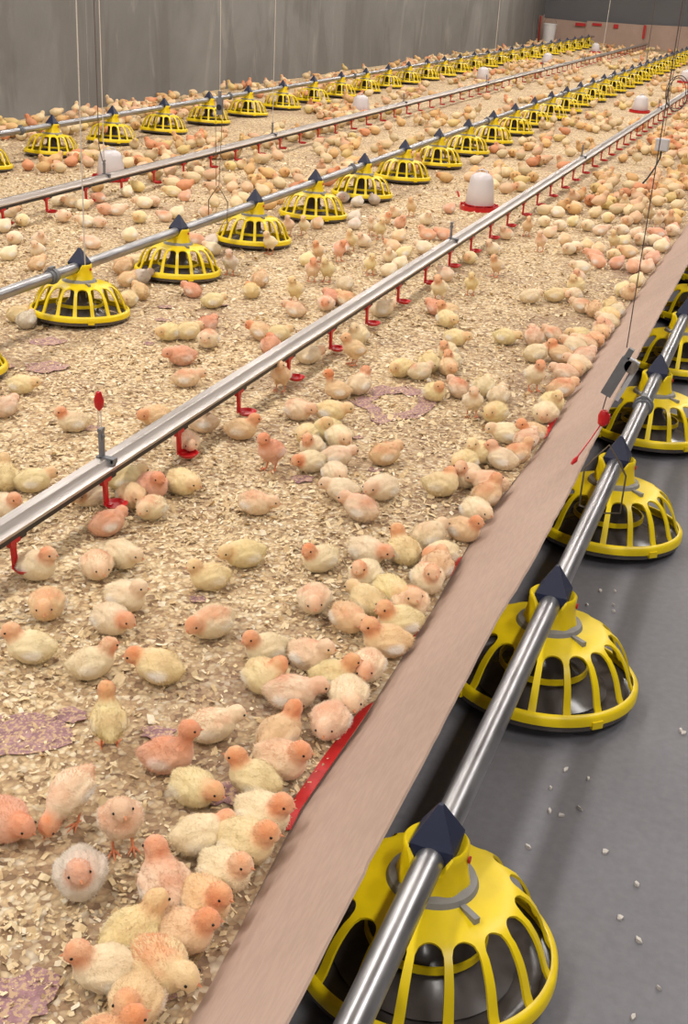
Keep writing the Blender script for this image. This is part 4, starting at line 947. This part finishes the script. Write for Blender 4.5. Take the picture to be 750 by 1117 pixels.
# ------------------------------------------------------------------ chicks
def chick_parts(pose):
    """ellipsoids (centre, radii, pitch) of one body, plus head position/heading and leg roots."""
    E = []; legs = None
    if pose in 's S n d'.split():
        E += [((-.003, 0, .033), (.041, .033, .032), -.10), ((.016, 0, .036), (.027, .028, .028), 0), ((-.030, 0, .035), (.020, .020, .018), -.5), ((-.043, 0, .041), (.011, .008, .007), -.7)]
        wings = [((-.005, s*.0285, .036), (.026, .0075, .015), -.18) for s in (-1, 1)]
        if pose == 's':
            E += [((.025, 0, .050), (.019, .019, .021), .5)]; hd = Vector((.034, 0, .067)); yaw, pit = .25, .0
        elif pose == 'S':
            E += [((.024, 0, .052), (.017, .016, .022), .3), ((.029, 0, .068), (.0135, .0125, .018), .1)]; hd = Vector((.034, 0, .088)); yaw, pit = .1, 0
        elif pose == 'n':
            E += [((.022, .006, .050), (.019, .019, .018), .5)]; hd = Vector((.017, .021, .061)); yaw, pit = 2.3, .35
        else:
            E += [((.028, .003, .043), (.019, .018, .018), -.2)]; hd = Vector((.045, .006, .048)); yaw, pit = .3, .22
    elif pose == 't':
        E += [((-.004, 0, .057), (.037, .029, .029), -.30), ((.013, 0, .064), (.025, .025, .026), -.2), ((-.030, 0, .050), (.017, .016, .015), -.7), ((-.041, 0, .050), (.011, .007, .007), -.6), ((.021, 0, .081), (.017, .016, .020), .4)]
        wings = [((-.007, s*.026, .058), (.025, .0065, .014), -.1) for s in (-1, 1)]
        hd = Vector((.028, 0, .099)); yaw, pit = .15, 0; legs = [(-.002, s*.013, .036) for s in (-1, 1)]
    else:
        E += [((-.006, 0, .058), (.039, .029, .028), .32), ((.016, 0, .049), (.025, .025, .024), .4), ((-.034, 0, .068), (.016, .015, .014), .2), ((-.046, 0, .074), (.010, .007, .006), -.2), ((.033, 0, .038), (.018, .016, .016), .7)]
        wings = [((-.006, s*.026, .061), (.026, .0065, .014), .35) for s in (-1, 1)]
        hd = Vector((.047, 0, .027)); yaw, pit = .1, .9; legs = [(-.002, s*.013, .036) for s in (-1, 1)]
    return E, wings, hd, yaw, pit, legs
def chick_body(pose, voxel):
    E, wings, hd, yaw, pit, legs = chick_parts(pose)
    m = MB()
    for c, r, p in E+wings: m.ell(c, r, Matrix.Rotation(p, 3, 'Y'), 20, 14)
    RH = (Matrix.Rotation(yaw, 3, 'Z') @ Matrix.Rotation(pit, 3, 'Y'))
    m.ell(hd, (.0185, .0165, .0168), RH, 20, 14); m.ell(hd+RH @ Vector((.008, 0, -.003)), (.0125, .013, .0115), RH, 16, 10)
    if legs:
        for l in legs: m.ell(l, (.012, .010, .016), None, 12, 8)
    me = bpy.data.meshes.new('tmp'); me.from_pydata(m.v, [], m.f)
    o = bpy.data.objects.new('tmp', me); COL.objects.link(o)
    a = o.modifiers.new('r', 'REMESH'); a.mode = 'VOXEL'; a.voxel_size = voxel; a.use_smooth_shade = True
    b = o.modifiers.new('s', 'SMOOTH'); b.iterations = 3; b.factor = .5
    me2 = eval_mesh(o); COL.objects.unlink(o)
    # downy lumps
    for v in me2.vertices:
        n_ = v.normal; k = noise.noise(v.co*110)*.0014+noise.noise(v.co*260)*.0007
        if voxel < .005: v.co += n_*k
    paint(me2, hd, RH, wings)
    for q in me2.polygons: q.use_smooth = True
    return me2, hd, RH, legs
def region(p, hd, RH, wings):
    d = (p-hd).length; h = max(0, min(1, (.030-d)/.014))
    back = max(0, min(1, (p.z-.040)/.018))*(1-h) if hd.z < .09 else max(0, min(1, (p.z-.055)/.02))*(1-h)
    w = 0
    for c, r, pp in wings:
        q = p-Vector(c); e = math.sqrt(((q.x+.006)/(r[0]*.6))**2+(q.y/(r[1]*1.6))**2+((q.z+.002)/(r[2]*.6))**2); w = max(w, max(0, min(1, (1.6-e)*1.2)))
    return (h, back, w, 1)
def paint(me, hd, RH, wings):
    at = me.color_attributes.new('region', 'FLOAT_COLOR', 'POINT')
    for i, v in enumerate(me.vertices): at.data[i].color = region(v.co, hd, RH, wings)
def down_mesh(me, hd, RH, wings, n, seed):
    rg = random.Random(seed); me.calc_loop_triangles(); tr = me.loop_triangles
    ar = np.array([t.area for t in tr]); cs = np.cumsum(ar)/ar.sum(); V = []; F = []; C = []
    for k in range(n):
        t = tr[int(np.searchsorted(cs, rg.random()))]; a, b = rg.random(), rg.random()
        if a+b > 1: a, b = 1-a, 1-b
        p0, p1, p2 = (me.vertices[i].co for i in t.vertices); p = p0+(p1-p0)*a+(p2-p0)*b
        if p.z < .012 and rg.random() < .6: continue
        nr = t.normal; flow = Vector((-1, 0, -.25)); dh = (p-hd).length
        d = (nr*.5+flow*.75+Vector((rg.gauss(0, .28), rg.gauss(0, .28), rg.gauss(0, .28)))).normalized()
        L = rg.uniform(.003, .0068)*(.55 if dh < .024 else 1); w = rg.uniform(.0003, .0006); s = d.cross(nr)
        if s.length < 1e-4: continue
        s = s.normalized()*w; b0 = len(V); V += [p-s-nr*.0006, p+s-nr*.0006, p+d*L]; F.append((b0, b0+1, b0+2)); C += [region(p, hd, RH, wings)]*3
    m2 = bpy.data.meshes.new('down'); m2.from_pydata(V, [], F); m2.materials.append(M['down'])
    at = m2.color_attributes.new('region', 'FLOAT_COLOR', 'POINT'); at.data.foreach_set('color', np.array(C, np.float32).ravel()); return m2
def beak_mesh(hd, RH):
    m = MB(); P = lambda x, y, z: hd+RH @ Vector((x, y, z))
    m.add([P(.0155, -.0036, .001), P(.0155, .0036, .001), P(.0150, 0, .0040), P(.0262, 0, -.0016), P(.0155, 0, -.0008)], [(0, 2, 3), (2, 1, 3), (0, 3, 4), (4, 3, 1), (0, 4, 1, 2)])
    m.add([P(.0155, -.0030, -.0012), P(.0155, .0030, -.0012), P(.0238, 0, -.0026), P(.0150, 0, -.0042)], [(0, 1, 2), (0, 2, 3), (1, 3, 2), (0, 3, 1)])
    return m
def eye_mesh(hd, RH, s): return MB().ell(hd+RH @ Vector((.0098, s*.0142, .0030)), (.0022, .0016, .0022), RH, 12, 8)
def leg_mesh(l):
    m = MB(); x, y, z = l; k = (x-.006, y*1.05, .020); f = (x+.002, y*1.1, .0035)
    m.tube([(x, y, z-.006), k, f], [.0032, .0022, .0020], 8)
    for a, L in ((-.5, .020), (0, .024), (.5, .020), (PI, .010)):
        e = (f[0]+L*math.cos(a), f[1]+L*math.sin(a), .0014); mid = (f[0]+L*.5*math.cos(a), f[1]+L*.5*math.sin(a), .0038)
        m.tube([f, mid, e], [.0018, .0017, .0007], 6)
    return m
PROTO = {}
TONES = dict(c=srgb(239, 217, 174), y=srgb(236, 212, 148), b=srgb(232, 192, 136), r=srgb(230, 164, 124), p=srgb(238, 204, 166), g=srgb(214, 198, 178))
for pose in 'sdtpnS':
    E, wings, hd, yaw, pit, legs = chick_parts(pose)
    me, hd, RH, legs = chick_body(pose, .0034); me.materials.clear(); me.materials.append(M['down'])
    fur = down_mesh(me, hd, RH, wings, 5200, ord(pose))
    body = link('chick', me); kids = [link('down', fur, body), link('beak', beak_mesh(hd, RH).mesh('beak', 'beak', False), body)]
    for s in (-1, 1): link('eye', eye_mesh(hd, RH, s).mesh('eye', 'eye'), body)
    if legs:
        for l in legs: link('leg', leg_mesh(l).mesh('leg', 'leg'), body)
    # one piece version for birds too small to show parts
    lo, _, _, _ = chick_body(pose, .0055); lo.materials.clear(); lo.materials.append(M['down'])
    bm = bmesh.new(); bm.from_mesh(lo); nb = len(bm.faces)
    extra = [(beak_mesh(hd, RH).mesh('x', 'beak', False), 1), (eye_mesh(hd, RH, 1).mesh('x', 'eye'), 2), (eye_mesh(hd, RH, -1).mesh('x', 'eye'), 2)]+([(leg_mesh(l).mesh('x', 'leg'), 3) for l in legs] if legs else [])
    for em, mi in extra:
        k = len(bm.faces); bm.from_mesh(em); bm.faces.ensure_lookup_table()
        for f in bm.faces[k:]: f.material_index = mi
    bm.to_mesh(lo); bm.free()
    for q in ('beak', 'eye', 'leg'): lo.materials.append(M[q])
    PROTO[pose] = (body, lo, hd, RH, wings)
used = set()
rc = random.Random(21)
def dress(o, tone):
    c = TONES[tone[0]]; j = rc.uniform(.94, 1.04); t = [min(1, c[0]*j), min(1, c[1]*j*rc.uniform(.97, 1.03)), min(1, c[2]*j*rc.uniform(.92, 1.06))]
    ht = rc.uniform(.8, 1.) if 'H' in tone[1:] else rc.uniform(.2, .5); bt = rc.uniform(.55, .85) if 'B' in tone[1:] else (rc.uniform(.4, .8) if tone[0] in 'rp' else rc.uniform(0, .22))
    for q in [o]+list(o.children): q['tone'] = t; q['head_tint'] = ht; q['back_tint'] = bt
GROUPS = ['chicks huddled along the leaning cardboard', 'chicks on the litter near the drinker', 'chicks on the litter by the middle feeders']
NEAR = 190
for i, (x, y, a, pose, tone, g, lab) in enumerate(CHICKS):
    body, lo, hd, RH, wings = PROTO[pose]
    if i < NEAR:
        if pose in used: o = copy_tree(body)
        else: o = body; used.add(pose)
    else: o = link('chick', lo)
    yw = math.atan2(hd.y, hd.x)
    s = rc.uniform(.9, 1.02)*(1.02 if pose in 'sdn' else .98)
    o.location = (x, y, lz(x, y)+(.001 if pose in 'tp' else -.003)); o.rotation_euler = (rc.uniform(-.06, .06), rc.uniform(-.05, .05), a-yw); o.scale = (s, s*rc.uniform(.96, 1.05), s)
    tag(o, lab, 'chick', GROUPS[g]); dress(o, tone)
for p in 'sdtpnS':
    if p not in used:
        for ch in list(PROTO[p][0].children): bpy.data.objects.remove(ch)
        bpy.data.objects.remove(PROTO[p][0])

# the rest of the flock, too small and too many to tell apart
def flock():
    base = {}
    for p in 'sdt':
        me, hd, RH, legs = chick_body(p, .0068); co = np.array([v.co[:] for v in me.vertices], np.float32); fc = [tuple(f.vertices) for f in me.polygons]
        rg = np.array([d.color[:] for d in me.color_attributes['region'].data], np.float32)
        if legs:
            for l in legs:
                m = MB().tube([(l[0], l[1], .03), (l[0], l[1], .0)], .002, 4); b = len(co); co = np.vstack([co, np.array(m.v, np.float32)]); fc += [tuple(i+b for i in f) for f in m.f]; rg = np.vstack([rg, np.tile(np.array([[1, 0, 0, 1]], np.float32), (len(m.v), 1))])
        ey = np.zeros((len(co), 1), np.float32)
        for q in (-1, 1):
            e = np.array(hd+RH @ Vector((.0105, q*.0145, .003)), np.float32); ey[np.linalg.norm(co-e, axis=1) < .0052] = 1
        base[p] = (co, fc, np.hstack([rg, ey]))
    pts = [(x, y, a, 'd' if p in 'dnp' else ('t' if p == 't' else 's'), t) for x, y, a, p, t in FAR_CHICKS]
    occ = {}
    def ok(x, y, r):
        ix, iy = int(x/.1), int(y/.1)
        for i in (-1, 0, 1):
            for j in (-1, 0, 1):
                for q in occ.get((ix+i, iy+j), ()):
                    if math.hypot(q[0]-x, q[1]-y) < r: return False
        for fx in (XF['M'], XF['L']):
            k = round((y-(3.634 if fx == XF['M'] else 6.857))/.75); fy = (3.634 if fx == XF['M'] else 6.857)+.75*k
            if math.hypot(fx-x, fy-y) < .235: return False
        for jx, jy, _ in JUGS:
            if math.hypot(jx-x, jy-y) < .17: return False
        return not math.hypot(-5.52-x, 26.9-y) < .2
    bad = lambda x: abs(x+1.39) < .075 or abs(x+3.49) < .075
    def put(x, y): occ.setdefault((int(x/.1), int(y/.1)), []).append((x, y))
    for c in CHICKS: put(c[0], c[1])
    for c in pts: put(c[0], c[1])
    r = random.Random(4)
    def seeds(n, x0, x1, y0, y1, thr, wgt):
        k = 0; tries = 0
        while k < n and tries < n*40:
            tries += 1; x, y = r.uniform(x0, x1), r.uniform(y0, y1)
            if noise.noise((x*1.3, y*.8, 7))+.6*noise.noise((x*4, y*3, 1)) < thr+r.gauss(0, .18): continue
            if bad(x-.02) or not ok(x, y, .064): continue
            put(x, y); k += 1
            pts.append((x, y, r.uniform(0, 2*PI), 's' if r.random() < .3 else ('d' if r.random() < .78 else 't'), r.choice(wgt)))
    T = ['c', 'c', 'y', 'cH', 'bH', 'pB', 'cB', 'b', 'pH', 'rH', 'b', 'cH']
    seeds(290, -1.25, -.58, 6.9, 16, -.25, T)
    seeds(190, -1.25, -.58, 16, 27, -.3, T)
    seeds(125, -3.3, -1.4, 7.3, 12, .0, T)
    seeds(170, -3.3, -1.4, 12, 27, .0, T)
    seeds(140, -4.4, -3.5, 6.2, 12, .0, T)
    seeds(190, -4.4, -3.3, 12, 27, .05, T)
    seeds(55, -3.4, -2.6, 5.6, 9, -.05, T)
    seeds(210, -5.72, -4.8, 7.2, 14, -.2, T)
    seeds(190, -5.72, -4.8, 14, 27, -.1, T)
    V = []; F = []; C = []; nb = 0
    white = np.array([.95, .88, .72]); tint = np.array(srgb(214, 138, 96)[:3]); tint2 = np.array(srgb(233, 150, 122)[:3])
    for x, y, a, p, t in pts:
        co, fc, rg = base[p]; s = r.uniform(.96, 1.1); ca, sa = math.cos(a)*s, math.sin(a)*s
        P = np.empty_like(co); P[:, 0] = x+co[:, 0]*ca-co[:, 1]*sa; P[:, 1] = y+co[:, 0]*sa+co[:, 1]*ca; P[:, 2] = lz(x, y)-.002+co[:, 2]*s
        b = np.array(TONES[t[0]][:3])*r.uniform(.72, .98); h = r.uniform(.35, .65) if 'H' in t else r.uniform(.1, .35); k = r.uniform(.2, .45) if 'B' in t else r.uniform(0, .2)
        c = b[None]*(1-rg[:, 1:2]*k)+tint2*rg[:, 1:2]*k; c = c*(1-rg[:, :1]*h)+tint*rg[:, :1]*h; c = c*(1-.75*rg[:, 4:5])
        V.append(P); C.append(np.hstack([c, np.ones((len(c), 1))])); F += [tuple(i+nb for i in f) for f in fc]; nb += len(co)
    V = np.vstack(V); C = np.vstack(C).astype(np.float32)
    me = bpy.data.meshes.new('chick_flock'); me.from_pydata(V.tolist(), [], F); me.materials.append(M['far'])
    at = me.color_attributes.new('tone', 'FLOAT_COLOR', 'POINT'); at.data.foreach_set('color', C.ravel())
    for q in me.polygons: q.use_smooth = True
    o = link('chick_flock', me); tag(o, 'rest of the pale chick flock spread over the far litter', 'chicks', kind='stuff')
    print('flock', len(pts), len(V))
flock()

# ------------------------------------------------------------------ lights: rows of ceiling lamps
def lamp(x, y, e, sx=.3, sy=1.5):
    L = bpy.data.lights.new('ceiling_lamp', 'AREA'); L.shape = 'RECTANGLE'; L.size = sx; L.size_y = sy; L.energy = e; L.color = (1.0, .955, .91)
    o = bpy.data.objects.new('ceiling_lamp', L); COL.objects.link(o); o.location = (x, y, ZC-.06)
for x in (-4.6, -2.0, 1.0):
    for y in np.arange(-2.5, 27, 3.0): lamp(x, y, 42.5)
w = bpy.data.worlds.new('World'); S.world = w; w.use_nodes = True
w.node_tree.nodes['Background'].inputs[0].default_value = (.9, .9, .95, 1); w.node_tree.nodes['Background'].inputs[1].default_value = .05

# ------------------------------------------------------------------ camera
cam = bpy.data.cameras.new('camera'); co = bpy.data.objects.new('camera', cam); COL.objects.link(co)
cam.sensor_fit = 'VERTICAL'; cam.sensor_height = 24; cam.lens = 24*1294.2/1117; cam.clip_start = .05; cam.clip_end = 100
PITCH, ROLL, YAW, H = .4284018, .0564983, -.33984397, 1.2285862
cy, sy, cp, sp = math.cos(YAW), math.sin(YAW), math.cos(PITCH), math.sin(PITCH)
fw = Vector((sy*cp, cy*cp, -sp)); rt_ = Vector((cy, -sy, 0)); up = rt_.cross(fw); cr, sr = math.cos(ROLL), math.sin(ROLL)
r2 = cr*rt_+sr*up; u2 = -sr*rt_+cr*up
mw = Matrix.Identity(4)
for i in range(3): mw[i][0] = r2[i]; mw[i][1] = u2[i]; mw[i][2] = -fw[i]
mw[2][3] = H; co.matrix_world = mw
S.camera = co
S.view_settings.view_transform = 'Standard'; S.view_settings.look = 'None'; S.view_settings.gamma = 1; S.view_settings.use_curve_mapping = False
S.view_settings.exposure = 0.0
S.cycles.use_denoising = True; S.cycles.max_bounces = 6; S.cycles.diffuse_bounces = 3; S.cycles.glossy_bounces = 3; S.cycles.transmission_bounces = 4
